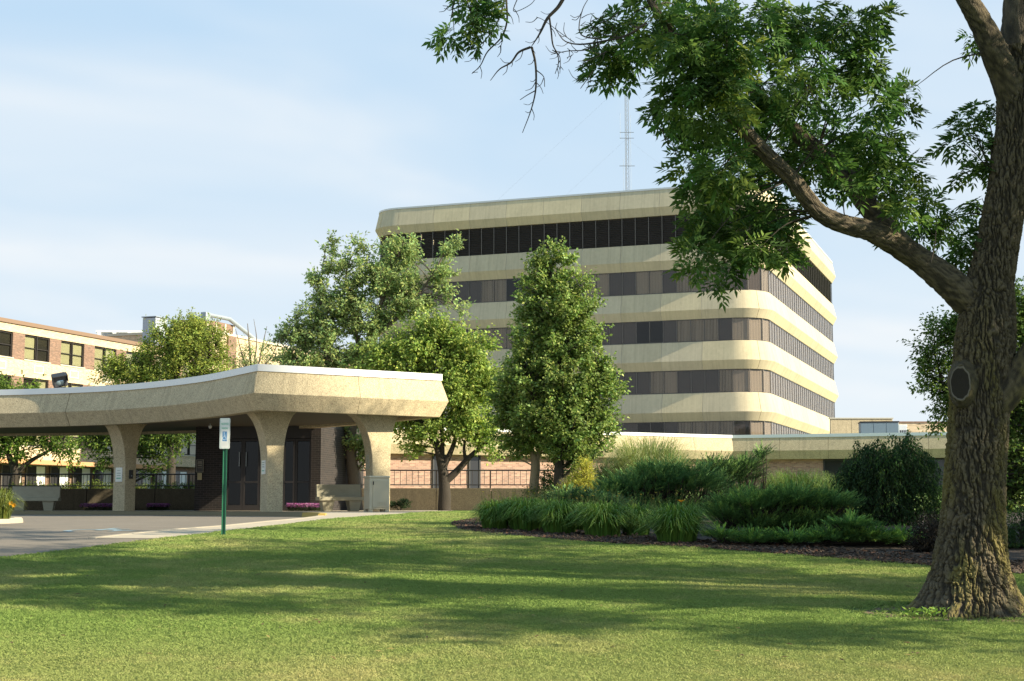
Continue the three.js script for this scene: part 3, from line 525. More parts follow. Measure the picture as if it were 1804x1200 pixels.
{ // entrance vestibule: dark brick, bronze framed glass doors
  const a = at(345, 880, 51.6), b = at(566, 880, 50.9), yaw = Math.atan2(-(b.z - a.z), b.x - a.x), W = Math.hypot(b.x - a.x, b.z - a.z);
  const v = thing('entrance_vestibule', 'dark brick and glass entrance vestibule under the curved canopy', 'vestibule', [(a.x + b.x) / 2, 0, (a.z + b.z) / 2], yaw);
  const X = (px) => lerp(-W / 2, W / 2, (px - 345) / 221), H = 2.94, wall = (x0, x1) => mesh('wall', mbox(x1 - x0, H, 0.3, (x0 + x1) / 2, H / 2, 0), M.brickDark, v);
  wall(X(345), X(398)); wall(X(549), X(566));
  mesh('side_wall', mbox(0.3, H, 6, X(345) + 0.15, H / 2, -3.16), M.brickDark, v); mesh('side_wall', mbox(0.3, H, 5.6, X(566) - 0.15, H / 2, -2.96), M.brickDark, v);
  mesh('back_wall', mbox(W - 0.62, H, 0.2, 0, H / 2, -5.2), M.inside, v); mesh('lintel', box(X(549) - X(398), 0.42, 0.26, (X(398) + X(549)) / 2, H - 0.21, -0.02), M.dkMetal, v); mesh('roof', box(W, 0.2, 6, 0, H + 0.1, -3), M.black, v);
  const leaf = (x0, x1, hx) => {
    const d = new THREE.Group(); d.name = 'door'; v.add(d); d.position.set((x0 + x1) / 2, 0, 0.02); const w = x1 - x0, h = 2.5, f = 0.07;
    mesh('frame', merge([box(f, h, 0.06, -w / 2 + f / 2, h / 2, 0), box(f, h, 0.06, w / 2 - f / 2, h / 2, 0), box(w - 2 * f, 0.2, 0.06, 0, 0.1, 0), box(w - 2 * f, f, 0.06, 0, h - f / 2, 0), box(w - 2 * f, 0.06, 0.07, 0, 1.0, 0)]), M.dkMetal, d);
    mesh('pane', box(w - 2 * f, h - 0.3, 0.012, 0, h / 2 + 0.06, -0.004), M.glassDoor, d);
    if (hx) mesh('handle', rod(V(hx * (w / 2 - 0.12), 1.55, 0.07), V(hx * (w / 2 - 0.12), 2.05, 0.07), 0.016, 8), M.galv, d);
  };
  leaf(X(399), X(428), 1); leaf(X(428.5), X(458), -1); leaf(X(458.5), X(498)); leaf(X(498.5), X(520)); leaf(X(520.5), X(548));
  const lamp = thing('ceiling_sensor', 'tiny pale fitting hanging from the dark canopy soffit', 'sensor', at(370, 752, 49.5).toArray());
  mesh('stem', rod(V(0, 0, 0), V(0, 0.3, 0), 0.015), M.galv, lamp); mesh('housing', new THREE.SphereGeometry(0.06, 12, 8), M.whiteMetal, lamp);
}
// ---------------------------------------------------------------- retaining walls and railings
function retaining(label, x0, x1, D, h, n) {
  const o = thing('retaining_wall', label, 'wall', [(x0 + x1) / 2, 0, -D]), w = (x1 - x0) / n;
  for (let i = 0; i < n; i++) mesh('concrete_panel', uvMetric(rbox(w - 0.025, h, 0.3, -(x1 - x0) / 2 + w * (i + 0.5), h / 2, 0, 0.012)), M.aggShaded, o);
  mesh('footing', box(x1 - x0, h - 0.1, 0.2, 0, (h - 0.1) / 2, -0.06), M.aggShaded, o);
}
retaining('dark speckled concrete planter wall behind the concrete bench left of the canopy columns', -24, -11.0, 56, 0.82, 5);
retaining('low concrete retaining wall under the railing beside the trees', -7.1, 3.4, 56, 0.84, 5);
function railing(label, x0, x1, D, yb, yt, bays, roundLeft) {
  const o = thing('railing', label, 'railing', [x0, 0, -D]), L = x1 - x0, bw = L / bays, bal = [];
  const t0 = roundLeft ? 0.12 : 0;
  mesh('top_rail', rod(V(t0, yt, 0), V(L, yt, 0), 0.026, 8), M.dkMetal, o); mesh('bottom_rail', rod(V(0, yb, 0), V(L, yb, 0), 0.02, 8), M.dkMetal, o);
  for (let i = 0; i <= bays; i++) {
    if (i === 0 && roundLeft) { mesh('post', sweepTube([V(0, 0.78, 0), V(0, yt - 0.16, 0), V(0.04, yt - 0.03, 0), V(0.16, yt, 0)], [0.026, 0.026], 24, 8), M.dkMetal, o); continue; }
    mesh('post', box(0.055, yt - 0.78, 0.055, i * bw, (yt + 0.78) / 2 - 0.02, 0), M.dkMetal, o);
  }
  for (let i = 0; i < bays; i++) for (let k = 1; k < 9; k++) bal.push(rod(V((i + k / 9) * bw, yb, 0), V((i + k / 9) * bw, yt, 0), 0.011, 5));
  stuff(mesh('baluster', merge(bal), M.dkMetal, o));
}
railing('black metal railing on the planter wall seen under the canopy', -23.6, -11.1, 56, 0.93, 1.37, 10, false);
railing('black metal railing with a rounded end on the retaining wall before the brick wing', -7.02, 3.3, 56, 0.97, 1.52, 5, true);

// ---------------------------------------------------------------- benches, receptacle, signs
function bench(label, pos, turn, w, g) {
  const o = thing('concrete_bench', label, 'bench', pos, turn, g);
  mesh('seat', uvMetric(rbox(w, 0.12, 0.5, 0, 0.4, 0.1, 0.015)), M.benchConc, o);
  const b = uvMetric(rbox(w * 0.96, 0.42, 0.12, 0, 0.0, 0, 0.015)), m = mesh('backrest', b, M.benchConc, o); m.position.set(0, 0.64, -0.17); m.rotation.x = -0.16;
  for (const s of [-1, 1]) { const l = new THREE.CylinderGeometry(0.34, 0.24, 0.345, 4, 1); l.rotateY(Math.PI / 4); l.scale(0.82, 1, 0.95); l.translate(s * w * 0.29, 0.165, 0.06); const lf = l.toNonIndexed(); lf.computeVertexNormals(); mesh('leg', lf, M.benchConc, o); }
}
{ const p = at(61, 900, 51.4); bench('pale concrete bench in front of the planter wall at the far left', [p.x, 0, p.z], 0.12, 1.7, 'concrete benches by the drive'); }
{ const p = at(598, 898, 46.6); bench('grey concrete bench beside the tan litter cabinet under the canopy', [p.x, 0, p.z], 0.38, 1.5, 'concrete benches by the drive'); }
{
  const p = at(663, 899, 43.3), o = thing('litter_cabinet', 'tan litter cabinet with a hinged door standing against the right column', 'litter bin', [p.x, 0, p.z], 0.42);
  const tan = std([0.56, 0.48, 0.33], 0.85), tan2 = std([0.52, 0.44, 0.3], 0.85);
  mesh('body', rbox(0.62, 0.92, 0.55, 0, 0.53, 0, 0.03), tan, o); mesh('lid', rbox(0.65, 0.07, 0.58, 0, 1.02, 0, 0.03), tan, o);
  mesh('door', rbox(0.5, 0.8, 0.025, 0.035, 0.53, 0.285, 0.01), tan2, o); mesh('hinge', rbox(0.03, 0.1, 0.03, -0.2, 0.84, 0.3, 0.008), M.dkMetal, o);
  for (const [x, z] of [[-0.25, -0.2], [0.25, -0.2], [-0.25, 0.2], [0.25, 0.2]]) mesh('foot', rbox(0.12, 0.08, 0.12, x, 0.04, z, 0.01), tan2, o);
  const slot = []; for (let i = 0; i < 4; i++) slot.push(box(0.02, 0.03, 0.26, -0.312, 0.66 + i * 0.07, 0.02)); mesh('slot', merge(slot), tan2, o);
  const emb = []; for (let i = 0; i < 2; i++) for (let k = 0; k < 6; k++) emb.push(box(0.03, 0.045, 0.012, -0.04 + k * 0.05, 0.2 + i * 0.07, 0.3)); mesh('embossing', merge(emb), tan2, o);
}
function canvasMat(w, h, draw, rough = 0.6) {
  const c = document.createElement('canvas'); c.width = w; c.height = h; const x = c.getContext('2d'); draw(x, w, h);
  const t = new THREE.CanvasTexture(c); t.colorSpace = THREE.SRGBColorSpace; t.anisotropy = 8; return new THREE.MeshStandardMaterial({ map: t, roughness: rough });
}
function roundedPlate(w, h, r, d) { const s = new THREE.Shape(), a = w / 2, b = h / 2; s.moveTo(-a + r, -b); s.lineTo(a - r, -b); s.quadraticCurveTo(a, -b, a, -b + r); s.lineTo(a, b - r); s.quadraticCurveTo(a, b, a - r, b); s.lineTo(-a + r, b); s.quadraticCurveTo(-a, b, -a, b - r); s.lineTo(-a, -b + r); s.quadraticCurveTo(-a, -b, -a + r, -b); const g = new THREE.ExtrudeGeometry(s, { depth: d, bevelEnabled: false }); g.translate(0, 0, -d / 2); return g; }
function facePlane(w, h) { const g = roundedPlate(w, h, Math.min(w, h) * 0.08, 0.001), p = g.attributes.position, uv = g.attributes.uv; for (let i = 0; i < p.count; i++) uv.setXY(i, p.getX(i) / w + 0.5, p.getY(i) / h + 0.5); return g; }
{ // reserved parking sign on a green channel post
  const D = 23.37, p = at(393, 945, D), y0 = hD(D), o = thing('parking_sign', 'white and green reserved parking sign with blue access symbol on a green post', 'sign', [p.x, y0, p.z]);
  const top = at(393, 737, D).y - y0, bot = at(393, 791, D).y - y0, hh = top - bot, w = 0.165;
  const green = std([0.03, 0.16, 0.085], 0.45, { metalness: 0.2 }), greenL = std([0.10, 0.27, 0.16], 0.45);
  const ch = [[-0.034, -0.012], [-0.022, -0.012], [-0.014, 0.014], [0.014, 0.014], [0.022, -0.012], [0.034, -0.012], [0.034, -0.008], [0.025, -0.008], [0.017, 0.018], [-0.017, 0.018], [-0.025, -0.008], [-0.034, -0.008]];
  const pg = new THREE.ExtrudeGeometry(new THREE.Shape(ch.map((q) => new THREE.Vector2(...q))), { depth: top - 0.02 + 0.25, bevelEnabled: false }); pg.rotateX(-Math.PI / 2); pg.translate(0.004, -0.25, 0);
  const post = mesh('post', pg, green, o);
  const bolts = []; for (let y = 0.1; y < bot; y += 0.1) bolts.push(rod(V(0.004, y, 0.0075), V(0.004, y, 0.0095), 0.005, 6)); stuff(mesh('post_hole', merge(bolts), M.black, post));
  const plate = mesh('sign_plate', roundedPlate(w, hh, 0.022, 0.004), M.whiteMetal, o); plate.position.set(-0.004, (top + bot) / 2, 0.03); plate.rotation.y = 0.0;
  const m = canvasMat(360, 1152, (x, W, H) => {
    x.fillStyle = '#e4e1da'; x.fillRect(0, 0, W, H); x.strokeStyle = '#6fa88c'; x.lineWidth = 9; x.strokeRect(20, 22, W - 40, H - 44);
    x.fillStyle = '#4aa57f'; x.textAlign = 'center'; x.textBaseline = 'middle'; x.font = 'bold 88px sans-serif'; x.save(); x.translate(W / 2, 210); x.scale(0.62, 1.25); x.fillText('RESERVED', 0, 0); x.restore();
    x.font = 'bold 84px sans-serif'; x.save(); x.translate(W / 2, 380); x.scale(0.64, 1.2); x.fillText('PARKING', 0, 0); x.restore();
    x.fillStyle = '#5b8dba'; x.fillRect(98, 500, 164, 370); x.strokeStyle = '#cfdde6'; x.fillStyle = '#cfdde6'; x.lineWidth = 20; x.lineCap = 'round';
    x.beginPath(); x.arc(160, 558, 24, 0, 7); x.fill(); x.beginPath(); x.moveTo(160, 600); x.lineTo(164, 700); x.lineTo(216, 704); x.lineTo(238, 800); x.stroke(); x.beginPath(); x.moveTo(162, 640); x.lineTo(214, 640); x.stroke(); x.beginPath(); x.arc(172, 754, 66, -2.2, 1.0, true); x.stroke();
  });
  const face = mesh('sign_face', facePlane(w - 0.006, hh - 0.006), m, plate); face.position.z = 0.0031;
}
function plaque(name, label, px, py, D, w, h, yaw, draw, extra) {
  const p = at(px, py, D), o = thing(name, label, 'sign', [p.x, p.y - h / 2, p.z], yaw);
  const b = mesh('sign_plate', roundedPlate(w, h, 0.012, 0.016), extra || M.whiteMetal, o); b.position.y = h / 2; const f = mesh('sign_face', facePlane(w - 0.015, h - 0.015), canvasMat(128, 192, draw), o); f.position.set(0, h / 2, 0.0095);
}
const bars = (bg, cols) => (x, W, H) => { x.fillStyle = bg; x.fillRect(0, 0, W, H); cols.forEach(([y, c, w, hh]) => { x.fillStyle = c; x.fillRect((W - w) / 2, y, w, hh); }); };
{
  // the inner faces of the columns look towards the drive; a plate stands just proud of each
  const [cm, cr, cl] = M.colPos, put = (c, y, w, h, name, label, draw, extra, face = -1, side = 0, half = 0.25) => {
    const n = V(Math.cos(c.rotation.y), 0, -Math.sin(c.rotation.y)).multiplyScalar(face), t = V(-n.z, 0, n.x), p = c.position.clone().add(n.clone().multiplyScalar(half + 0.012)).add(t.multiplyScalar(side));
    const o = thing(name, label, 'sign', [p.x, y - h / 2, p.z], Math.atan2(n.x, n.z)); const b = mesh('sign_plate', roundedPlate(w, h, 0.01, 0.02), extra || M.whiteMetal, o); b.position.y = h / 2; const f = mesh('sign_face', facePlane(w - 0.02, h - 0.02), canvasMat(128, 192, draw), o); f.position.set(0, h / 2, 0.0115);
  };
  put(cm, 1.3, 0.28, 0.4, 'notice_sign', 'small white notice plate on the middle canopy column', bars('#d9d8cc', [[20, '#8d9488', 90, 12], [52, '#8d9488', 76, 12], [84, '#6d776c', 84, 12], [140, '#4f9a78', 92, 14]]));
  put(cl, 1.22, 0.3, 0.47, 'notice_sign', 'white notice plate on the leftmost canopy column', bars('#dcdccf', [[30, '#a8ada0', 70, 10], [70, '#9aa396', 90, 12], [104, '#8fa08f', 84, 10], [140, '#58a184', 96, 16]]));
  put(cr, 1.55, 0.2, 0.55, 'notice_sign', 'narrow tan notice plate on the right canopy column above the cabinet', bars('#a5a08a', [[20, '#8e8973', 90, 6], [60, '#8e8973', 90, 6], [84, '#75705c', 22, 30], [130, '#8e8973', 90, 6]]), std([0.4, 0.37, 0.28], 0.7), -1, 0.05, 0.3);
  const n = V(Math.sin(cl.rotation.y + 0), 0, Math.cos(cl.rotation.y));
  const nf = V(n.x, 0, n.z), pb = cl.position.clone().add(nf.clone().multiplyScalar(0.3)).add(V(0, 1.08, 0)), o = thing('call_box', 'small black call box on the leftmost canopy column', 'call box', pb.toArray(), Math.atan2(nf.x, nf.z));
  mesh('housing', rbox(0.16, 0.3, 0.05, 0, 0.15, 0, 0.015), M.black, o); mesh('speaker', rbox(0.1, 0.09, 0.012, 0, 0.22, 0.027, 0.005), M.dkMetal, o); mesh('button', rod(V(0, 0.1, 0.02), V(0, 0.1, 0.034), 0.02, 10), M.galv, o);
}
plaque('wall_sign', 'dark door sign in a pale frame on the vestibule wall', 352, 821, 51.35, 0.25, 0.44, 0.02, bars('#3a352e', [[30, '#a9a08a', 80, 9], [58, '#8e8671', 90, 9], [86, '#8e8671', 74, 9], [120, '#6f6855', 84, 9]]), std([0.42, 0.39, 0.28], 0.6));
plaque('wall_sign', 'small tan plate below the framed sign on the vestibule wall', 351.5, 839.5, 51.35, 0.15, 0.24, 0.02, bars('#a3976f', [[60, '#857a58', 70, 8], [100, '#857a58', 60, 8]]), std([0.42, 0.37, 0.25], 0.6));
{ // floodlight on the canopy roof
  const p = at(105, 684, 51.5), top = at(105, 642, 51.5), s = (top.y - p.y), o = thing('floodlight', 'dark grey box floodlight on the canopy roof', 'floodlight', [p.x, 4.0, p.z]);
  const grey = std([0.09, 0.095, 0.11], 0.45, { metalness: 0.4 });
  mesh('stem', rod(V(0, 0, 0), V(0, 0.34, 0), 0.05, 10), M.dkMetal, o); mesh('yoke', merge([box(0.36, 0.04, 0.06, 0, 0.34, 0), box(0.03, 0.3, 0.06, -0.19, 0.48, 0), box(0.03, 0.3, 0.06, 0.19, 0.48, 0)]), M.dkMetal, o);
  const hd = new THREE.Group(); hd.name = 'lamp_head'; hd.position.set(0, 0.58, 0); hd.rotation.set(0.42, 0.45, 0.05); o.add(hd);
  mesh('housing', rbox(0.5, 0.44, 0.36, 0, 0, -0.1, 0.05), grey, hd); mesh('hood', merge([box(0.52, 0.03, 0.34, 0, 0.24, 0.1), box(0.02, 0.26, 0.3, -0.25, 0.12, 0.1), box(0.02, 0.26, 0.3, 0.25, 0.12, 0.1)]), M.black, hd);
  const lens = mesh('lens', new THREE.SphereGeometry(0.2, 20, 10, 0, Math.PI * 2, 0, 1.0), new THREE.MeshPhysicalMaterial({ color: new THREE.Color().setRGB(0.32, 0.42, 0.47), roughness: 0.12, metalness: 0.5 }), hd); lens.rotation.x = Math.PI / 2; lens.scale.set(1.1, 0.7, 0.8); lens.position.set(0, -0.05, -0.02);
}

// ---------------------------------------------------------------- long brick building at the left
{
  const b = thing('brick_building', 'long tan and brown brick building with paired windows at the left', 'building', [-40.09, 0, -120], -TH);
  // facade plane x = 0, running along -z (t = -z)
  const blk = (name, t0, t1, y0, y1, x0, x1, mat) => mesh(name, mbox(x1 - x0, y1 - y0, t1 - t0, (x0 + x1) / 2, (y0 + y1) / 2, -(t0 + t1) / 2), mat, b);
  const T0 = -22, T1 = 26.5, depth = -16;
  blk('wall', T0, T1, 0.6, 14.9, depth, -0.32, M.brickBrown);
  blk('roof_coping', T0 - 0.1, T1 + 0.1, 14.92, 15.24, depth, 0.16, std([0.2, 0.13, 0.085], 0.75));
  blk('brick_band', T0, T1, 14.24, 14.918, -0.318, 0.03, M.brickTan); blk('brick_band', T0, T1, 10.68, 12.06, -0.318, 0.03, M.brickTan); blk('brick_band', T0, T1, 7.1, 8.5, -0.318, 0.03, M.brickTan); blk('brick_band', T0, T1, 3.9, 4.95, -0.318, 0.03, M.brickTan);
  const glass = new THREE.MeshPhysicalMaterial({ color: new THREE.Color().setRGB(0.8, 0.8, 0.75), roughness: 0.04, transmission: 1, thickness: 0 });
  const frameW = (w, h) => merge([box(0.1, h, 0.09, 0, 0, -w / 2 + 0.045), box(0.1, h, 0.09, 0, 0, w / 2 - 0.045), box(0.1, 0.08, w - 0.18, 0, h / 2 - 0.04, 0), box(0.1, 0.08, w - 0.18, 0, -h / 2 + 0.04, 0), box(0.09, 0.06, w - 0.18, 0.005, -0.02, 0)]);
  const W = 1.6, H = 2.02, fg = frameW(W, H), pg = box(0.012, H - 0.16, W - 0.18, 0.01, 0, 0), sg = box(0.01, H - 0.2, W - 0.2, -0.09, 0, 0), q = rng(31);
  for (const [sill, floor] of [[12.16, 4], [8.6, 3], [5.05, 2]]) {
    const centers = []; for (let c = 1.26 - 4.75 * 4; c < 26; c += 4.75) centers.push(c);
    let prev = T0;
    for (const c of centers) {
      if (floor > 2 || c > 0) blk('brick_pier', prev, c - 1.62, sill - 0.1, sill + 2.08, -0.318, 0, M.brickBrown); prev = c + 1.62;
      blk('window_sill', c - 1.72, c + 1.72, sill - 0.1, sill, -0.318, 0.09, M.stone);
      blk('mullion', c - 0.05, c + 0.05, sill, sill + 2.08, -0.3, -0.02, M.dkMetal);
      for (const s of [-1, 1]) {
        const g = new THREE.Group(); g.name = 'window'; g.position.set(-0.16, sill + 1.02, -(c + s * 0.83)); b.add(g);
        mesh('frame', fg, M.dkMetal, g); mesh('pane', pg, glass, g);
        if (!(c < -2.5 && c > -5) && q() < 0.9) mesh('blind', sg, M.shade, g); else mesh('blind', sg, M.inside, g);  // without a blind, a dark sheet stands in for the unlit room
      }
      if (floor === 4) { const gr = new THREE.Group(); gr.name = 'air_grille'; gr.position.set(0.03, 11.45, -c - 0.2); b.add(gr); mesh('frame', merge([box(0.06, 0.06, 1.2, 0.02, 0.29, 0), box(0.06, 0.06, 1.2, 0.02, -0.29, 0), box(0.06, 0.52, 0.06, 0.02, 0, 0.57), box(0.06, 0.52, 0.06, 0.02, 0, -0.57)]), M.whiteMetal, gr); const sl = []; for (let i = 0; i < 8; i++) sl.push(box(0.03, 0.035, 1.08, 0.01, -0.22 + i * 0.063, 0)); mesh('slats', merge(sl), M.stone, gr); }
    }
    blk('brick_pier', prev, T1, sill - 0.1, sill + 2.08, -0.318, 0, M.brickBrown);
  }
  // street-level glazing with white panels under an orange-brown awning
  for (let t = T0 + 1; t < 24; t += 3.1) { const g = new THREE.Group(); g.name = 'shopfront'; g.position.set(-0.2, 0, -(t + 1.2)); b.add(g); mesh('frame', merge([box(0.1, 2.8, 0.1, 0, 2.1, -1.2), box(0.1, 2.8, 0.1, 0, 2.1, 1.2), box(0.1, 0.1, 2.3, 0, 3.45, 0), box(0.1, 0.3, 2.3, 0, 0.85, 0)]), M.bronze, g); mesh('pane', box(0.02, 2.4, 1.2, 0, 2.2, 0.55), M.darkGlass, g); mesh('panel', box(0.05, 2.4, 1.08, 0.01, 2.2, -0.6), M.whiteMetal, g); }
  blk('awning', T0, 20, 3.5, 3.86, -0.3, 1.6, std([0.5, 0.26, 0.12], 0.8));
  // taller end block
  blk('end_block', 28, 66, 0.6, 17.6, depth + 4, 0, M.brickTan); blk('end_pier', 31.4, 33.0, 0.6, 17.6, 0.002, 0.25, M.brickBrown); blk('parapet', 27.9, 66.1, 17.6, 17.85, depth + 3.9, 0.12, M.stone);
  blk('link_block', T1 + 0.01, 27.99, 0.6, 14.6, depth, -1, M.brickBrown);
  blk('penthouse', 29, 35, 17.86, 19.1, -4.2, -1.2, M.brickBrown); for (let i = 0; i < 4; i++) blk('penthouse_pilaster', 29.4 + i * 1.7, 29.7 + i * 1.7, 17.9, 19.0, -1.198, -1.08, M.stone);
  const dp = [V(-1.0, 19.2, -28.9), V(-1.0, 19.6, -29.6), V(-1.0, 19.7, -30.6), V(-1.0, 19.65, -33.4), V(-0.9, 19.4, -34.3), V(-0.7, 18.4, -37.2), V(-0.6, 17.9, -38.6)];
  mesh('duct', merge([rod(V(-1, 19.55, -28.9), V(-1, 19.62, -33.6), 0.22, 14), rod(V(-1, 19.64, -33.45), V(-0.6, 17.8, -38.8), 0.22, 14), new THREE.SphereGeometry(0.225, 14, 10).translate(-1, 19.63, -33.55)]), M.galv, b); mesh('duct_cowl', rbox(0.7, 0.9, 0.9, -1.0, 19.3, -28.9, 0.1), M.galv, b);
  mesh('roof_machine', rbox(1.6, 0.6, 2.4, -1.6, 18.1, -44.5, 0.06), M.galv, b);
}
{
  const p = at(273, 562, 143), o = thing('roof_tank_box', 'plain grey metal cabinet on the roof behind the light green tree', 'rooftop cabinet', [p.x, 15.2, p.z], -TH); mesh('casing', rbox(1.5, p.y - 15.2, 2, 0, (p.y - 15.2) / 2, 0, 0.04), std([0.38, 0.42, 0.46], 0.5), o); mesh('lid', rbox(1.7, 0.1, 2.2, 0, p.y - 15.1, 0, 0.03), M.galv, o);
  const a = at(172, 586, 175), c = at(258, 586, 175), w = c.x - a.x, base = 14, h = a.y - base, q = thing('louvred_roof_house', 'distant pale louvred plant house behind the brick roof line', 'plant house', [(a.x + c.x) / 2, base, a.z], 0.1);
  mesh('wall', box(w, h, 3, 0, h / 2, -1.6), std([0.42, 0.42, 0.42], 0.8), q); mesh('roof_edge', box(w + 0.3, 0.25, 3.4, 0, h + 0.13, -1.6), M.whiteMetal, q); for (let i = 0; i < 4; i++) mesh('pillar', box(0.4, h, 0.3, -w / 2 + w * (i + 0.15) / 3.3, h / 2, 0.06), M.whiteMetal, q);
  const sl = []; for (let i = 0; i < 14; i++) sl.push(box(w - 0.2, 0.05, 0.12, 0, h - 0.2 - i * 0.16, -0.03)); mesh('louvre', merge(sl), M.galv, q);
  // small building base hidden by the brick building
  mesh('body', box(w, 13.4, 6, 0, -6.75, -3.2), M.brickTan, q);
}
// ---------------------------------------------------------------- foliage tools
function buf() { return { p: [], n: [], c: [], i: [], k: 0 }; }
const tmp = { s: V(), u: V(), d: V(), n: V() };
// one leaf: a blade folded along its midrib; d direction, n face normal
function leaf(B, x, y, z, d, n, len, wid, col, fold = 0.18, belly = 0.42) {
  const s = tmp.s.crossVectors(d, n).normalize(), u = tmp.u.crossVectors(s, d).normalize(), f = wid * fold, k = B.k;
  const bx = x + d.x * len * belly, by = y + d.y * len * belly, bz = z + d.z * len * belly, w = wid / 2;
  B.p.push(x, y, z, bx + s.x * w + u.x * f, by + s.y * w + u.y * f, bz + s.z * w + u.z * f, x + d.x * len - u.x * f, y + d.y * len - u.y * f, z + d.z * len - u.z * f, bx - s.x * w + u.x * f, by - s.y * w + u.y * f, bz - s.z * w + u.z * f);
  for (let q = 0; q < 4; q++) B.c.push(col[0], col[1], col[2]);
  B.i.push(k, k + 1, k + 2, k, k + 2, k + 3); B.k += 4;
}
// a long arching strip from pts with widths
function strip(B, pts, wids, side, col, tipCol) {
  const k = B.k, m = pts.length; 
  pts.forEach((p, i) => { const w = wids[i] / 2, t = i / (m - 1), c = tipCol ? [lerp(col[0], tipCol[0], t), lerp(col[1], tipCol[1], t), lerp(col[2], tipCol[2], t)] : col; B.p.push(p.x - side.x * w, p.y, p.z - side.z * w, p.x + side.x * w, p.y, p.z + side.z * w); B.c.push(...c, ...c); });
  for (let i = 0; i < m - 1; i++) { const a = k + 2 * i; B.i.push(a, a + 1, a + 2, a + 1, a + 3, a + 2); } B.k += 2 * m;
}
function bufGeo(B) { const g = new THREE.BufferGeometry(); g.setAttribute('position', new THREE.Float32BufferAttribute(B.p, 3)); g.setAttribute('color', new THREE.Float32BufferAttribute(B.c, 3)); g.setIndex(B.i); g.computeVertexNormals(); return g; }
const leafMat = (rough = 0.5, tr = 0.38, o = {}) => new THREE.MeshPhysicalMaterial({ vertexColors: true, color: 0xffffff, specularIntensity: 0.2, roughness: rough, transmission: tr, thickness: 0, ior: 1.4, ...o });
const LM = { std: leafMat(0.92, 0.5, { clearcoat: 0.06, clearcoatRoughness: 0.4 }), gloss: leafMat(0.93, 0.5, { clearcoat: 0.2, clearcoatRoughness: 0.3 }), soft: leafMat(0.97, 0.4), needle: leafMat(0.97, 0.2) };
const bark = (() => { const t = tex(256, 512, (x, y, u, v) => { const a = TC(u * 64, v * 16), b = TD(u * 128, v * 64), k = 0.55 + 0.7 * (0.6 * a + 0.4 * b); return [0.15 * k, 0.125 * k, 0.095 * k]; }, true); return t; })();
const barkBump = tex(256, 512, (x, y, u, v) => 0.7 * TC(u * 64, v * 16) + 0.3 * TD(u * 128, v * 64));
const barkMat = (tint = [1, 1, 1]) => new THREE.MeshStandardMaterial({ map: rep(bark, 0.5, 1), color: new THREE.Color().setRGB(...tint), bumpMap: rep(barkBump, 0.5, 1), bumpScale: 0.012, roughness: 0.95 });
const BM = { grey: barkMat([0.9, 0.85, 0.78]), dark: barkMat([0.3, 0.28, 0.26]), pale: barkMat([2.1, 1.95, 1.65]) };
const rndDir = (r, o = V()) => { const z = 2 * r() - 1, a = 6.2832 * r(), q = Math.sqrt(1 - z * z); return o.set(q * Math.cos(a), z, q * Math.sin(a)); };
const vary = (r, c, amt = 0.25, warm = 0.12) => { const k = 1 + amt * (2 * r() - 1), w = warm * (2 * r() - 1); return [c[0] * k * (1 + 1.4 * w), c[1] * k, c[2] * k * (1 - w)]; };

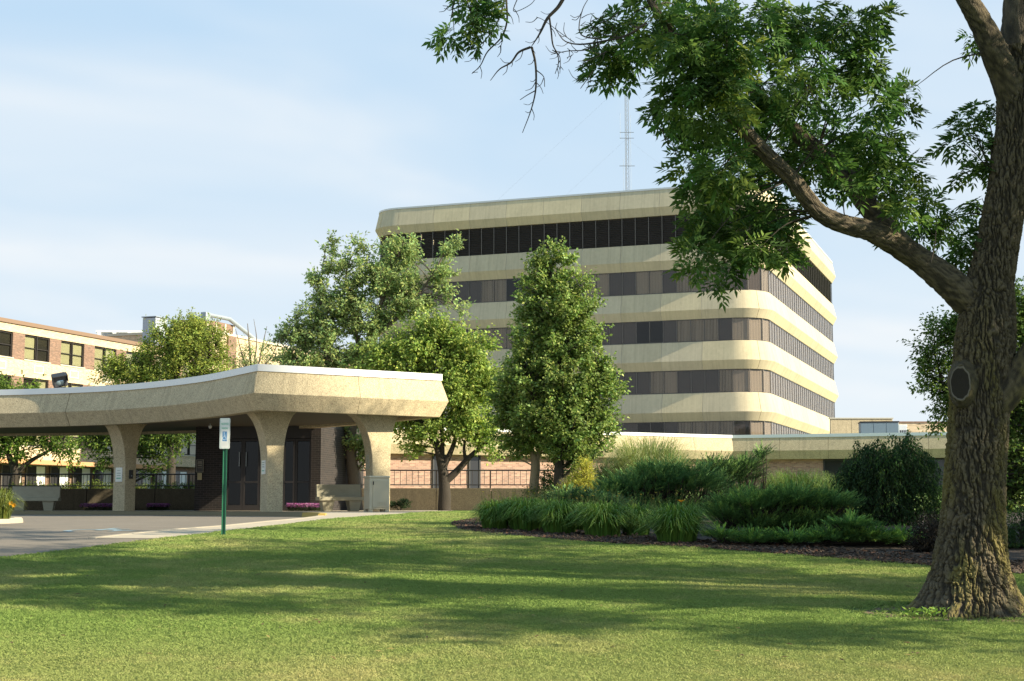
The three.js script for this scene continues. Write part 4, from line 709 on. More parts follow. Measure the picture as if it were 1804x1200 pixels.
/* a tree: stems are polylines [x, y, z, r] relative to the base; lobes are ellipsoids [x, y, z, rx, ry, rz]; branches run from the
   stems to points in the lobes and carry twigs, and leaves sit along the twigs */
function makeTree(o) {
  const r = rng(o.seed), t = thing(o.name, o.label, 'tree', o.base, 0, o.group), wood = [], B = buf();
  const pts = [];
  for (const s of o.stems) {
    const c = new THREE.CatmullRomCurve3(s.map((q) => V(q[0], q[1], q[2])), false, 'centripetal'), rad = s.map((q) => q[3]);
    wood.push(sweepTube(s.map((q) => V(q[0], q[1], q[2])), rad, Math.max(10, s.length * 7), o.stemSides || 10, (th, run, rr) => rr * 0.10 * n3(Math.cos(th) * 1.7 + o.seed, Math.sin(th) * 1.7, run * 2.2)));
    for (let i = 3; i <= 20; i++) { const k = i / 20, q = c.getPoint(k), j = k * (rad.length - 1), a = Math.min(rad.length - 2, Math.floor(j)); q.r = lerp(rad[a], rad[a + 1], j - a); pts.push(q); }
  }
  const vol = o.lobes.map((l) => Math.pow(l[3] * l[4] * l[5], 0.85)), tot = vol.reduce((a, b) => a + b, 0), D = V(), N = V(), u = V();
  const C = o.color, len = o.leaf, wid = o.leaf * (o.aspect || 0.55), cc = [0, 0, 0]; o.lobes.forEach((l) => { cc[0] += l[0] / o.lobes.length; cc[1] += l[1] / o.lobes.length; cc[2] += l[2] / o.lobes.length; });
  o.lobes.forEach((l, li) => {
    const n = Math.max(2, Math.round(o.branches * vol[li] / tot));
    for (let b = 0; b < n; b++) {
      rndDir(r, u); const q = Math.pow(r(), o.shell || 0.42), p = V(l[0] + u.x * l[3] * q, l[1] + u.y * l[4] * q, l[2] + u.z * l[5] * q);
      let best = pts[0], bd = 1e9; for (const s of pts) { const h = Math.hypot(p.x - s.x, p.z - s.z), dy = p.y - s.y - (o.rise ?? 0.5) * h, d = h * h + dy * dy * 1.6 + r() * 0.15; if (d < bd) { bd = d; best = s; } }
      const mid = best.clone().lerp(p, 0.5); mid.y += (o.arch ?? 0.08) * best.distanceTo(p); mid.x += (r() - 0.5) * 0.2; mid.z += (r() - 0.5) * 0.2;
      const L = best.distanceTo(p), r0 = Math.min(best.r * 0.6, 0.012 + 0.013 * L), cv = new THREE.QuadraticBezierCurve3(best, mid, p);
      if (L > 0.15) wood.push(sweepTube([0, 0.35, 0.7, 1].map((k) => cv.getPoint(k)), [r0, r0 * 0.6, 0.006], 6, 5));
      const bt = V().copy(p).sub(best).normalize(), twigs = o.twigs || 6, tone = 0.72 + 0.52 * r();
      for (let w = 0; w < twigs; w++) {
        const k = w === 0 ? 1 : 0.4 + 0.6 * r(), s = cv.getPoint(k); rndDir(r, D).multiplyScalar(0.95).add(bt); D.y += o.up ?? 0.25; D.normalize();
        const tl = (o.twig || 0.5) * (0.6 + 0.8 * r()), nodes = o.nodes || 9;
        if (o.twigWood) wood.push(rod(s, s.clone().add(D.clone().multiplyScalar(tl)), 0.005, 3, 0.002));
        for (let i = 0; i < nodes; i++) {
          const e = (i + r()) / nodes, drop = (o.droop || 0) * e * e * tl;
          rndDir(r, N); const d = V(D.x * 0.5 + N.x * 0.9, D.y * 0.5 + N.y * 0.7 - (o.hang || 0.15), D.z * 0.5 + N.z * 0.9).normalize();
          const nn = V((r() - 0.5) * 2.4, 0.8, (r() - 0.5) * 2.4).normalize(); const lk = 0.7 + 0.55 * r();
          const cx = r(), col = cx < (o.lightShare ?? 0.12) ? vary(r, o.light || C, 0.2) : vary(r, C, 0.28); col[0] *= tone; col[1] *= tone; col[2] *= tone;
          leaf(B, s.x + D.x * tl * e + N.x * 0.04, s.y + D.y * tl * e - drop + N.y * 0.04, s.z + D.z * tl * e + N.z * 0.04, d, nn, len * lk, wid * lk, col);
        }
      }
    }
  });
  mesh('trunk', merge(wood), o.bark || BM.grey, t);
  mesh('crown', bufGeo(B), o.mat || LM.std, t);
  return t;
}
// stems and lobes read off the photograph at the tree's own depth: [px, py, radius in m, depth offset] and [px, py, rx, ry, depth offset]
function photoTree(o) {
  const b = at(o.px, 880, o.D), y0 = o.y0 ?? hD(o.D); const base = [b.x, y0, b.z], sc = o.D / 2590;
  const rel = (px, py, dz = 0) => { const q = at(px, py, o.D + dz); return [q.x - base[0], q.y - base[1], q.z - base[2]]; };
  const stems = o.stems.map((s) => s.map(([px, py, r, dz]) => py === null ? [rel(px, 880)[0], -0.05, 0, r] : [...rel(px, py, dz || 0), r]));
  const lobes = o.lobes.map(([px, py, rx, ry, dz]) => { const q = rel(px, py, dz || 0); return [q[0], q[1], q[2], rx * sc, ry * sc, (o.deep || 1) * Math.max(rx * sc * 0.9, Math.min(1.6, ry * sc * 0.8))]; });
  return makeTree({ ...o, base, stems, lobes });
}

// ---------------------------------------------------------------- the trees behind the forecourt
const G = { pear: [0.19, 0.275, 0.055], pearL: [0.4, 0.5, 0.16], dog: [0.28, 0.38, 0.075], dogL: [0.46, 0.55, 0.15], oak: [0.32, 0.42, 0.15], oakL: [0.4, 0.49, 0.17], locust: [0.31, 0.37, 0.075], ash: [0.09, 0.175, 0.036], ashL: [0.21, 0.3, 0.06] };
photoTree({ name: 'pear_tree', label: 'tall conical dark green pear tree in front of the office windows', seed: 21, px: 985, D: 45, y0: -0.02,
  stems: [[[985, null, 0.17], [985, 830, 0.15], [988, 740, 0.12], [985, 640, 0.09], [975, 540, 0.05], [970, 470, 0.02]], [[986, 800, 0.08], [1020, 730, 0.05], [1050, 670, 0.02]], [[985, 790, 0.08], [950, 720, 0.05], [925, 650, 0.02]]],
  lobes: [[968, 452, 34, 26], [1003, 452, 14, 22], [950, 490, 42, 34], [1000, 500, 42, 34], [935, 545, 36, 34], [985, 545, 60, 40], [1035, 530, 30, 34], [940, 600, 48, 46], [1000, 600, 62, 46], [1050, 590, 26, 32], [930, 665, 58, 46], [1000, 670, 72, 50], [1060, 660, 34, 36], [1075, 690, 26, 30], [1000, 740, 86, 44], [1060, 735, 36, 36], [945, 740, 50, 40], [1010, 785, 66, 28], [1068, 770, 24, 22]],
  branches: 760, twigs: 8, nodes: 9, leaf: 0.108, aspect: 0.7, color: G.pear, light: G.pearL, lightShare: 0.28, twig: 0.3, up: 0.35, hang: 0.25, rise: 0.7, shell: 0.36, mat: LM.gloss, bark: BM.dark });
photoTree({ name: 'young_tree', label: 'smaller tree with a pale forked trunk merging into the left side of the pear tree', seed: 22, px: 940, D: 46, y0: -0.02,
  stems: [[[941, null, 0.17], [941, 850, 0.15], [943, 815, 0.14], [935, 790, 0.09], [915, 740, 0.05], [900, 700, 0.02]], [[943, 815, 0.1], [952, 790, 0.07], [958, 740, 0.04], [960, 690, 0.02]]],
  lobes: [[900, 690, 34, 30], [885, 735, 28, 34], [925, 730, 46, 44], [900, 782, 36, 22], [950, 780, 40, 26], [945, 680, 40, 44], [910, 650, 18, 20], [872, 705, 12, 18]],
  branches: 260, twigs: 7, nodes: 9, leaf: 0.1, aspect: 0.68, color: G.pear, light: G.pearL, lightShare: 0.22, twig: 0.3, up: 0.1, hang: 0.3, rise: 0.4, mat: LM.gloss, bark: BM.pale });
photoTree({ name: 'dogwood_tree', label: 'spreading bright green dogwood with dark low forking trunk before the brick wing', seed: 23, px: 783, D: 52.5, y0: 0,
  stems: [[[783, null, 0.24], [783, 862, 0.21], [780, 830, 0.18], [770, 790, 0.12], [752, 740, 0.07], [740, 690, 0.04], [735, 620, 0.02]], [[783, 850, 0.15], [800, 835, 0.13], [828, 805, 0.1], [850, 785, 0.06], [868, 775, 0.03]], [[781, 825, 0.12], [800, 780, 0.08], [812, 720, 0.05], [815, 650, 0.02]], [[820, 812, 0.07], [818, 785, 0.05], [830, 750, 0.03], [835, 700, 0.015]], [[779, 815, 0.1], [779, 770, 0.07], [775, 700, 0.05], [770, 620, 0.02]]],
  lobes: [[770, 580, 40, 26], [730, 600, 46, 30], [800, 610, 50, 34], [680, 625, 44, 26], [640, 645, 26, 20], [760, 640, 60, 36], [835, 640, 40, 36], [850, 680, 36, 40], [800, 690, 56, 44], [740, 690, 50, 40], [690, 680, 34, 36], [830, 740, 46, 40], [770, 750, 46, 30], [715, 745, 28, 28], [860, 770, 30, 30], [735, 790, 20, 18], [690, 735, 20, 30], [860, 600, 20, 10], [850, 610, 22, 12]],
  branches: 650, twigs: 7, nodes: 9, leaf: 0.13, aspect: 0.6, color: G.dog, light: G.dogL, lightShare: 0.25, twig: 0.5, up: 0.0, hang: 0.3, rise: 0.35, deep: 0.9, bark: BM.dark });
photoTree({ name: 'sparse_tree', label: 'tall airy grey green tree standing behind the canopy and before the office corner', seed: 24, px: 630, D: 54, y0: 0,
  stems: [[[628, null, 0.26], [624, 850, 0.24], [618, 790, 0.2], [628, 700, 0.16], [650, 600, 0.11], [680, 510, 0.06], [710, 430, 0.02]], [[622, 790, 0.14], [590, 700, 0.1], [570, 600, 0.06], [565, 500, 0.03], [575, 430, 0.012]], [[640, 640, 0.1], [620, 560, 0.06], [610, 480, 0.03], [625, 440, 0.012]], [[655, 600, 0.08], [720, 540, 0.05], [770, 470, 0.03], [790, 430, 0.012]], [[600, 730, 0.1], [550, 660, 0.06], [510, 620, 0.03], [490, 600, 0.012]]],
  lobes: [[578, 440, 16, 18], [628, 440, 18, 14], [590, 475, 26, 22], [560, 500, 22, 16], [640, 480, 36, 30], [700, 450, 38, 26], [720, 430, 14, 18], [775, 480, 24, 18], [790, 440, 14, 22], [800, 425, 8, 10], [690, 500, 50, 34], [600, 530, 46, 34], [545, 560, 30, 24], [520, 600, 34, 24], [490, 595, 18, 14], [570, 590, 44, 34], [640, 560, 50, 36], [720, 540, 44, 28], [800, 520, 14, 14], [780, 500, 20, 16], [815, 545, 16, 12], [540, 640, 40, 24], [600, 650, 50, 34], [660, 630, 50, 36], [500, 640, 24, 16], [610, 770, 34, 30], [640, 800, 20, 22], [660, 770, 22, 24], [585, 780, 18, 14]],
  branches: 640, twigs: 7, nodes: 9, leaf: 0.14, aspect: 0.52, color: G.oak, light: G.oakL, lightShare: 0.3, twig: 0.42, up: 0.4, hang: 0.0, rise: 0.9, shell: 0.3, bark: BM.grey, twigWood: true });
photoTree({ name: 'locust_tree', label: 'feathery yellow green tree rising over the canopy before the brick building', seed: 25, px: 300, D: 84, y0: 0.72,
  stems: [[[300, null, 0.28], [302, 800, 0.24], [305, 720, 0.18], [315, 640, 0.1], [325, 570, 0.03]], [[303, 760, 0.16], [260, 690, 0.1], [225, 650, 0.04]], [[304, 740, 0.15], [350, 660, 0.09], [380, 610, 0.03]]],
  lobes: [[330, 575, 44, 16], [365, 585, 30, 20], [290, 590, 30, 22], [265, 600, 18, 20], [330, 605, 60, 26], [385, 610, 24, 26], [280, 625, 40, 24], [230, 640, 34, 18], [195, 655, 26, 16], [340, 645, 60, 26], [270, 660, 50, 22], [220, 670, 40, 16], [390, 650, 26, 22], [175, 668, 14, 10], [200, 640, 10, 14]],
  branches: 430, twigs: 7, nodes: 9, leaf: 0.18, aspect: 0.4, color: G.locust, light: [0.28, 0.33, 0.07], lightShare: 0.3, twig: 0.6, up: 0.5, hang: 0.0, rise: 0.9, mat: LM.soft, bark: BM.dark });
photoTree({ name: 'scrubby_tree', label: 'thin scrubby half bare tree between the yellow green tree and the airy tree', seed: 26, px: 448, D: 92, y0: 0.72,
  stems: [[[448, null, 0.16], [446, 700, 0.12], [440, 620, 0.06], [436, 570, 0.02]], [[446, 690, 0.08], [460, 620, 0.04], [470, 575, 0.015]], [[446, 680, 0.08], [425, 620, 0.04], [415, 580, 0.015]], [[446, 670, 0.06], [480, 625, 0.03], [492, 600, 0.012]], [[445, 660, 0.05], [452, 600, 0.03], [447, 562, 0.01]]],
  lobes: [[440, 625, 30, 26], [475, 620, 24, 20], [420, 640, 20, 20], [455, 650, 40, 18]],
  branches: 70, twigs: 4, nodes: 5, leaf: 0.16, aspect: 0.45, color: G.oak, light: G.locust, twig: 0.6, up: 0.5, rise: 1, bark: BM.grey, twigWood: true });
photoTree({ name: 'street_tree', label: 'leaning dark trunked tree seen under the canopy above the far left bench', seed: 27, px: 24, D: 64, y0: 0.72,
  stems: [[[24, null, 0.26], [25, 850, 0.24], [27, 835, 0.2], [15, 800, 0.12], [0, 760, 0.06], [-10, 700, 0.03]], [[27, 838, 0.14], [50, 815, 0.1], [85, 795, 0.06], [110, 780, 0.03]], [[27, 832, 0.12], [30, 780, 0.09], [40, 720, 0.05], [45, 680, 0.02]]],
  lobes: [[10, 770, 50, 30], [60, 765, 40, 26], [100, 785, 34, 20], [125, 800, 20, 18], [40, 730, 60, 34], [-20, 740, 40, 40], [90, 735, 40, 30], [20, 690, 50, 18], [40, 800, 22, 14], [-5, 805, 22, 20]],
  branches: 330, twigs: 6, nodes: 8, leaf: 0.14, aspect: 0.55, color: [0.12, 0.2, 0.03], light: [0.22, 0.31, 0.05], lightShare: 0.3, twig: 0.5, up: 0.05, hang: 0.3, rise: 0.3, bark: BM.dark });
photoTree({ name: 'street_tree', label: 'dark leafy tree seen under the canopy behind the leftmost column', seed: 28, px: 220, D: 67, y0: 0.72,
  stems: [[[222, null, 0.25], [218, 850, 0.22], [212, 820, 0.18], [200, 790, 0.1], [180, 760, 0.05]], [[214, 825, 0.12], [240, 780, 0.07], [270, 750, 0.03]], [[213, 815, 0.1], [212, 760, 0.07], [215, 700, 0.03]]],
  lobes: [[170, 780, 30, 22], [200, 770, 36, 30], [250, 775, 40, 28], [290, 785, 34, 34], [280, 815, 24, 18], [300, 760, 40, 30], [210, 735, 60, 30], [190, 810, 22, 18], [150, 775, 20, 16], [270, 730, 50, 26], [325, 770, 20, 22]],
  branches: 280, twigs: 6, nodes: 8, leaf: 0.14, aspect: 0.55, color: [0.1, 0.16, 0.03], light: [0.2, 0.28, 0.05], lightShare: 0.2, twig: 0.5, up: 0.05, hang: 0.3, rise: 0.3, bark: BM.dark });
photoTree({ name: 'round_tree', label: 'bushy mid green tree behind the big ash trunk', seed: 29, px: 1716, D: 38, y0: -0.1,
  stems: [[[1716, null, 0.22], [1716, 800, 0.18], [1714, 700, 0.12], [1705, 600, 0.05], [1700, 560, 0.02]], [[1716, 780, 0.12], [1670, 700, 0.06], [1645, 620, 0.02]], [[1716, 780, 0.12], [1770, 700, 0.08], [1800, 600, 0.03]]],
  lobes: [[1660, 575, 38, 30], [1635, 610, 26, 28], [1660, 640, 44, 34], [1640, 685, 32, 24], [1665, 715, 36, 24], [1650, 745, 22, 10], [1700, 600, 50, 50], [1700, 690, 50, 50], [1770, 560, 50, 50], [1800, 620, 50, 50], [1790, 700, 50, 50], [1800, 780, 44, 40], [1790, 840, 30, 26], [1830, 680, 60, 80], [1850, 560, 60, 60], [1800, 860, 50, 44], [1790, 920, 40, 40], [1850, 800, 70, 80], [1780, 520, 50, 40], [1760, 780, 40, 50], [1740, 860, 40, 40]],
  branches: 760, twigs: 7, nodes: 8, leaf: 0.11, aspect: 0.5, color: [0.09, 0.15, 0.03], light: G.ashL, lightShare: 0.2, twig: 0.4, up: 0.1, hang: 0.25, rise: 0.4, bark: BM.dark });

// ---------------------------------------------------------------- the big ash in the foreground
{
  const D0 = 15.0, b = at(1706, 1078, D0), base = [b.x, hD(D0), b.z], ash = thing('ash_tree', 'massive old ash with furrowed mossy trunk and long forking limb at the right', 'tree', base);
  const rel = (px, py, dz = 0) => { const q = at(px, py, D0 + dz); return V(q.x - base[0], q.y - base[1], q.z - base[2]); };
  const px = (w) => w * D0 / 2590;
  const barkVC = (g, seed, moss = 1, sunX = 0) => {          // moss colour, and bark darker in the fissures than on the ridges
    const p = g.attributes.position, h = g.userData.h, c = new Float32Array(p.count * 3);
    for (let i = 0; i < p.count; i++) {
      const x = p.getX(i), y = p.getY(i), z = p.getZ(i), k = h ? clamp(h[i]) : 0.5, m = moss * sstep(-0.05, 0.35, fbm(x * 2.3 + seed, y * 0.8, z * 2.3, 3) + 0.18 * sstep(2.6, 0.4, y) + 0.1 * x - 0.04) * sstep(3.6, 2.2, y) * sstep(0.2, 0.6, k), f = 0.8 + 0.4 * (0.5 + fbm(x * 30, y * 12, z * 30, 2));
      const lo = [0.022, 0.017, 0.011], hi = [0.128, 0.1, 0.06], ms = [0.17, 0.14, 0.03];
      for (let j = 0; j < 3; j++) c[3 * i + j] = lerp(lerp(lo[j], hi[j], 0.15 + 0.85 * k), ms[j], m * 0.75) * f;
    }
    g.setAttribute('color', new THREE.BufferAttribute(c, 3)); return g;
  };
  const ridge = (x, y, z) => { const a = 1 - Math.abs(n3(x, y, z)) * 2.2, b2 = 1 - Math.abs(n3(x * 1.9 + 5, y * 1.7, z * 1.9)) * 2.0; return 0.62 * a + 0.38 * b2; };
  const furrow = (p, seed, tight = 27) => { const wx = 0.02 * n3(p.x * 4, p.y * 9, p.z * 4 + seed), wz = 0.02 * n3(p.x * 4 + 9, p.y * 9, p.z * 4); const k = 1 - sstep(0.42, 0.82, ridge((p.x + wx) * tight + seed, p.y * 3.8, (p.z + wz) * tight)), cr = sstep(0.86, 0.97, 1 - Math.abs(n3(p.x * 16, p.y * 17 + seed, p.z * 16))) * 0.5, f = 0.22 * n3(p.x * 62, p.y * 34, p.z * 62); return clamp(k * (1 - cr) + f, -0.15, 1.2); };
  const barky = new THREE.MeshStandardMaterial({ vertexColors: true, color: 0xffffff, roughness: 0.96, bumpMap: rep(barkBump, 0.3, 0.6), bumpScale: 0.02 });
  function limb(pts, radii, nseg, nrad, seed, amp, moss = 1, extra) {
    const hs = [], g = sweepTube(pts, radii, nseg, nrad, (th, run, rr, c) => {
      const q = V(c.x + Math.cos(th) * rr, c.y, c.z + Math.sin(th) * rr); if (Math.abs(pts[0].y - pts[pts.length - 1].y) < Math.abs(pts[0].x - pts[pts.length - 1].x) * 1.2) q.set(Math.cos(th) * rr + seed, run, Math.sin(th) * rr);
      const k = furrow(q, seed); hs.push(k); return (k - 0.6) * amp + (extra ? extra(th, c, rr) : rr * 0.08 * n3(Math.cos(th) * 1.3 + seed, Math.sin(th) * 1.3, run * 1.6));
    });
    g.userData.h = hs; return barkVC(g, seed, moss);
  }
  // trunk: left and right edges read off the photograph
  const edges = [[1090, 1650, 1772], [1060, 1648, 1772], [1030, 1650, 1770], [1000, 1652, 1768], [950, 1658, 1768], [900, 1663, 1768], [840, 1666, 1771], [780, 1669, 1775], [720, 1672, 1779], [650, 1677, 1784], [600, 1682, 1790], [545, 1690, 1790], [500, 1700, 1788], [440, 1716, 1796], [380, 1729, 1806], [300, 1744, 1818], [220, 1753, 1830], [150, 1754, 1840], [90, 1750, 1848]];
  const tp = edges.map(([y, a, c]) => rel((a + c) / 2, y)), tr = edges.map(([y, a, c]) => px((c - a) / 2) - 0.02);
  tp[0].y = -0.16; tp[1].y = 0.03;
  const lobesA = [[Math.PI * 1.02, 0.36, 0.5], [Math.PI * 0.55, 0.16, 0.3], [Math.PI * 0.3, 0.24, 0.4], [0.0, 0.36, 0.42], [-Math.PI * 0.35, 0.2, 0.4], [-Math.PI * 0.7, 0.22, 0.4]];
  const trunkGeo = limb(tp, tr, 520, 360, 1.7, 0.034, 1, (th, c, rr) => {
    let f = 0; for (const [a, h, w] of lobesA) { let d = Math.abs(((th - a + Math.PI * 3) % (2 * Math.PI)) - Math.PI); f += h * Math.exp(-(d * d) / (w * w)); }
    const e = Math.exp(-Math.max(0, c.y + 0.02) / 0.2); return f * e * 0.75 + 0.1 * Math.exp(-Math.max(0, c.y) / 0.6) + rr * 0.04 * n3(Math.cos(th) * 2, c.y * 1.2, Math.sin(th) * 2);
  });
  mesh('trunk', trunkGeo, barky, ash);
  const L = (s, nseg, nrad, seed, moss = 0.6) => limb(s.map(([x, y, w, dz]) => rel(x, y, dz || 0)), s.map((q) => px(q[2] * 0.43)), nseg, nrad, seed, 0.012, moss);
  mesh('limb', L([[1740, 560, 66, 0.05], [1700, 522, 70], [1665, 492, 62], [1620, 458, 54], [1575, 428, 50, -0.1], [1535, 407, 44, -0.2], [1490, 396, 38, -0.3], [1445, 375, 36, -0.4], [1395, 315, 32, -0.5], [1340, 262, 30, -0.6], [1290, 205, 26, -0.6], [1240, 140, 20, -0.7], [1185, 60, 16, -0.8], [1150, 10, 13, -0.8], [1110, -60, 9, -0.9], [1070, -120, 3, -0.9]], 150, 44, 5.1), barky, ash);
  mesh('limb', L([[1600, 440, 40, 0], [1570, 410, 46, 0.1], [1535, 370, 44, 0.3], [1490, 312, 42, 0.5], [1440, 265, 38, 0.7], [1385, 218, 34, 0.9], [1330, 160, 28, 1.0], [1290, 90, 22, 1.1], [1250, 0, 16, 1.2], [1215, -80, 8, 1.2], [1190, -140, 3, 1.2]], 110, 36, 6.3), barky, ash);
  mesh('limb', L([[1800, 260, 40, 0.05], [1780, 160, 66, -0.05], [1752, 90, 56, -0.2], [1728, 40, 48, -0.3], [1705, 0, 42, -0.4], [1660, -80, 36, -0.5], [1560, -200, 28, -0.6], [1420, -330, 18, -0.8], [1330, -410, 9, -0.9], [1270, -460, 3, -0.9]], 60, 30, 7.7), barky, ash);
  mesh('limb', L([[1795, 190, 80, 0.05], [1800, 60, 84, 0.2], [1805, -60, 70, 0.3], [1830, -300, 46, 0.5], [1850, -600, 24, 0.6], [1840, -780, 10, 0.6], [1830, -860, 3, 0.6]], 60, 30, 8.2), barky, ash);
  mesh('limb', L([[1752, 720, 60, -0.1], [1785, 680, 62, -0.15], [1815, 630, 56, -0.2], [1850, 560, 46, -0.3], [1920, 400, 36, -0.5], [2050, 150, 20, -0.8], [2130, 20, 11, -0.9], [2190, -80, 3, -0.9]], 60, 30, 9.4), barky, ash);
  { // healed stub where a limb was sawn off
    const c = rel(1697, 677, -0.2), stub = new THREE.CylinderGeometry(px(22), px(38), 0.26, 40, 14); const p = stub.attributes.position; for (let i = 0; i < p.count; i++) { const k = 1 + 0.16 * n3(p.getX(i) * 9, p.getY(i) * 9, p.getZ(i) * 9); p.setXYZ(i, p.getX(i) * k, p.getY(i), p.getZ(i) * k); } stub.computeVertexNormals(); stub.userData.h = Array.from({ length: p.count }, (_, i) => 0.5 + 0.5 * n3(p.getX(i) * 30, p.getY(i) * 8, p.getZ(i) * 30)); barkVC(stub, 3.3, 0.5);
    const m = mesh('branch_stub', stub, barky, ash); m.position.copy(c); const dir = V(-0.5, 0.0, 0.87).normalize(), sx = V().crossVectors(dir, V(0, 1, 0)).normalize(); m.quaternion.setFromRotationMatrix(new THREE.Matrix4().makeBasis(sx, dir, V().crossVectors(sx, dir))); m.scale.set(0.82, 1, 1.4);
    const cutG = new THREE.CylinderGeometry(px(19), px(20), 0.02, 48, 1), cq = cutG.attributes.position; for (let i = 0; i < cq.count; i++) { const a = Math.atan2(cq.getZ(i), cq.getX(i)), k = 1 + 0.09 * n3(Math.cos(a) * 2.5, Math.sin(a) * 2.5, 8); cq.setX(i, cq.getX(i) * k); cq.setZ(i, cq.getZ(i) * k); }
    const cut = mesh('sawn_face', cutG, new THREE.MeshStandardMaterial({ map: rep(bark, 0.3, 0.3), color: new THREE.Color().setRGB(0.42, 0.38, 0.35), bumpMap: rep(barkBump, 0.16, 0.1), bumpScale: 0.02, roughness: 0.95 }), m); cut.position.y = 0.124;
    const rim = new THREE.TorusGeometry(px(20.5), 0.01, 8, 36); rim.rotateX(Math.PI / 2); const rq = rim.attributes.position; for (let i = 0; i < rq.count; i++) { const a = Math.atan2(rq.getZ(i), rq.getX(i)), k = 1 + 0.09 * n3(Math.cos(a) * 2.5, Math.sin(a) * 2.5, 8) + 0.05 * n3(a * 4, 2, 1); rq.setXYZ(i, rq.getX(i) * k, rq.getY(i) * (0.8 + 0.9 * Math.abs(n3(a * 2, 5, 2))), rq.getZ(i) * k); } rim.computeVertexNormals(); const rm = mesh('callus_ring', rim, std([0.14, 0.12, 0.095], 0.95), m); rm.position.y = 0.126;
  }
  // crown: clusters [px, py, radius px, leaves, depth offset]
  const r = rng(404), B = buf(), tw = [], D = V(), N = V(), D_ = V();
  const nodes = [[1600, 440, 0], [1535, 407, -.2], [1490, 396, -.3], [1445, 375, -.4], [1395, 315, -.5], [1340, 262, -.6], [1290, 205, -.6], [1240, 140, -.7], [1185, 60, -.8], [1150, 10, -.8], [1535, 370, .3], [1490, 312, .5], [1440, 265, .7], [1385, 218, .9], [1330, 160, 1], [1290, 90, 1.1], [1250, 0, 1.2], [1745, 300, 0], [1740, 380, 0], [1735, 420, 0], [1752, 90, -.2], [1100, -60, -.9]].map((q) => rel(...q));
  function ashLeaf(p, d, n, L, col) {                         // a pinnate leaf of seven leaflets
    const s = V().crossVectors(d, n).normalize(), lf = L * 0.44;
    for (let k = 0; k < 3; k++) for (const e of [-1, 1]) { const o = L * (0.3 + 0.2 * k), dd = V(d.x * 0.62 + s.x * e * 0.78, d.y * 0.62 + s.y * e * 0.78 - 0.12, d.z * 0.62 + s.z * e * 0.78).normalize(); leaf(B, p.x + d.x * o, p.y + d.y * o - 0.02 * k, p.z + d.z * o, dd, n, lf * (0.85 + 0.3 * r()), lf * 0.36, vary(r, col, 0.12, 0.05), 0.14, 0.45); }
    leaf(B, p.x + d.x * L * 0.72, p.y + d.y * L * 0.72 - 0.05, p.z + d.z * L * 0.72, V(d.x, d.y - 0.15, d.z).normalize(), n, lf * 1.1, lf * 0.4, col, 0.14, 0.45);
  }
  function cluster(c, R, n, from) {
    let best = null; if (from !== undefined) best = from; else { let bd = 1e9; for (const q of nodes) { const d = q.distanceTo(c) + Math.max(0, q.y - c.y) * 0.3; if (d < bd) { bd = d; best = q; } } }
    if (best) { const m = best.clone().lerp(c, 0.5); m.y += 0.09 * best.distanceTo(c); m.z += 0.08 * (r() - 0.5); m.x += 0.1 * (r() - 0.5); tw.push(sweepTube([best, m, c], [Math.min(0.012, 0.005 + 0.006 * best.distanceTo(c)), 0.003], 8, 5)); }
    const shoots = Math.max(2, Math.round(n / 5));
    for (let i = 0; i < shoots; i++) {
      rndDir(r, D); const q = Math.pow(r(), 0.5), p = V(c.x + D.x * R * q, c.y + D.y * R * q * 0.9, c.z + D.z * R * q); if (i % 2 === 0) tw.push(rod(c.clone().lerp(p, 0.1), p, 0.004, 3, 0.0025));
      const col = r() < 0.16 ? vary(r, G.ashL, 0.25) : vary(r, G.ash, 0.3);
      for (let k = 0; k < 5; k++) { rndDir(r, N); const d = V(D.x * 0.5 + N.x * 0.9, D.y * 0.3 + N.y * 0.5 - 0.25, D.z * 0.5 + N.z * 0.9).normalize(); const nn = V((r() - 0.5) * 2.0, 0.9, (r() - 0.5) * 2.0).normalize(); ashLeaf(p, d, nn, 0.17 + 0.09 * r(), col); }
    }
  }
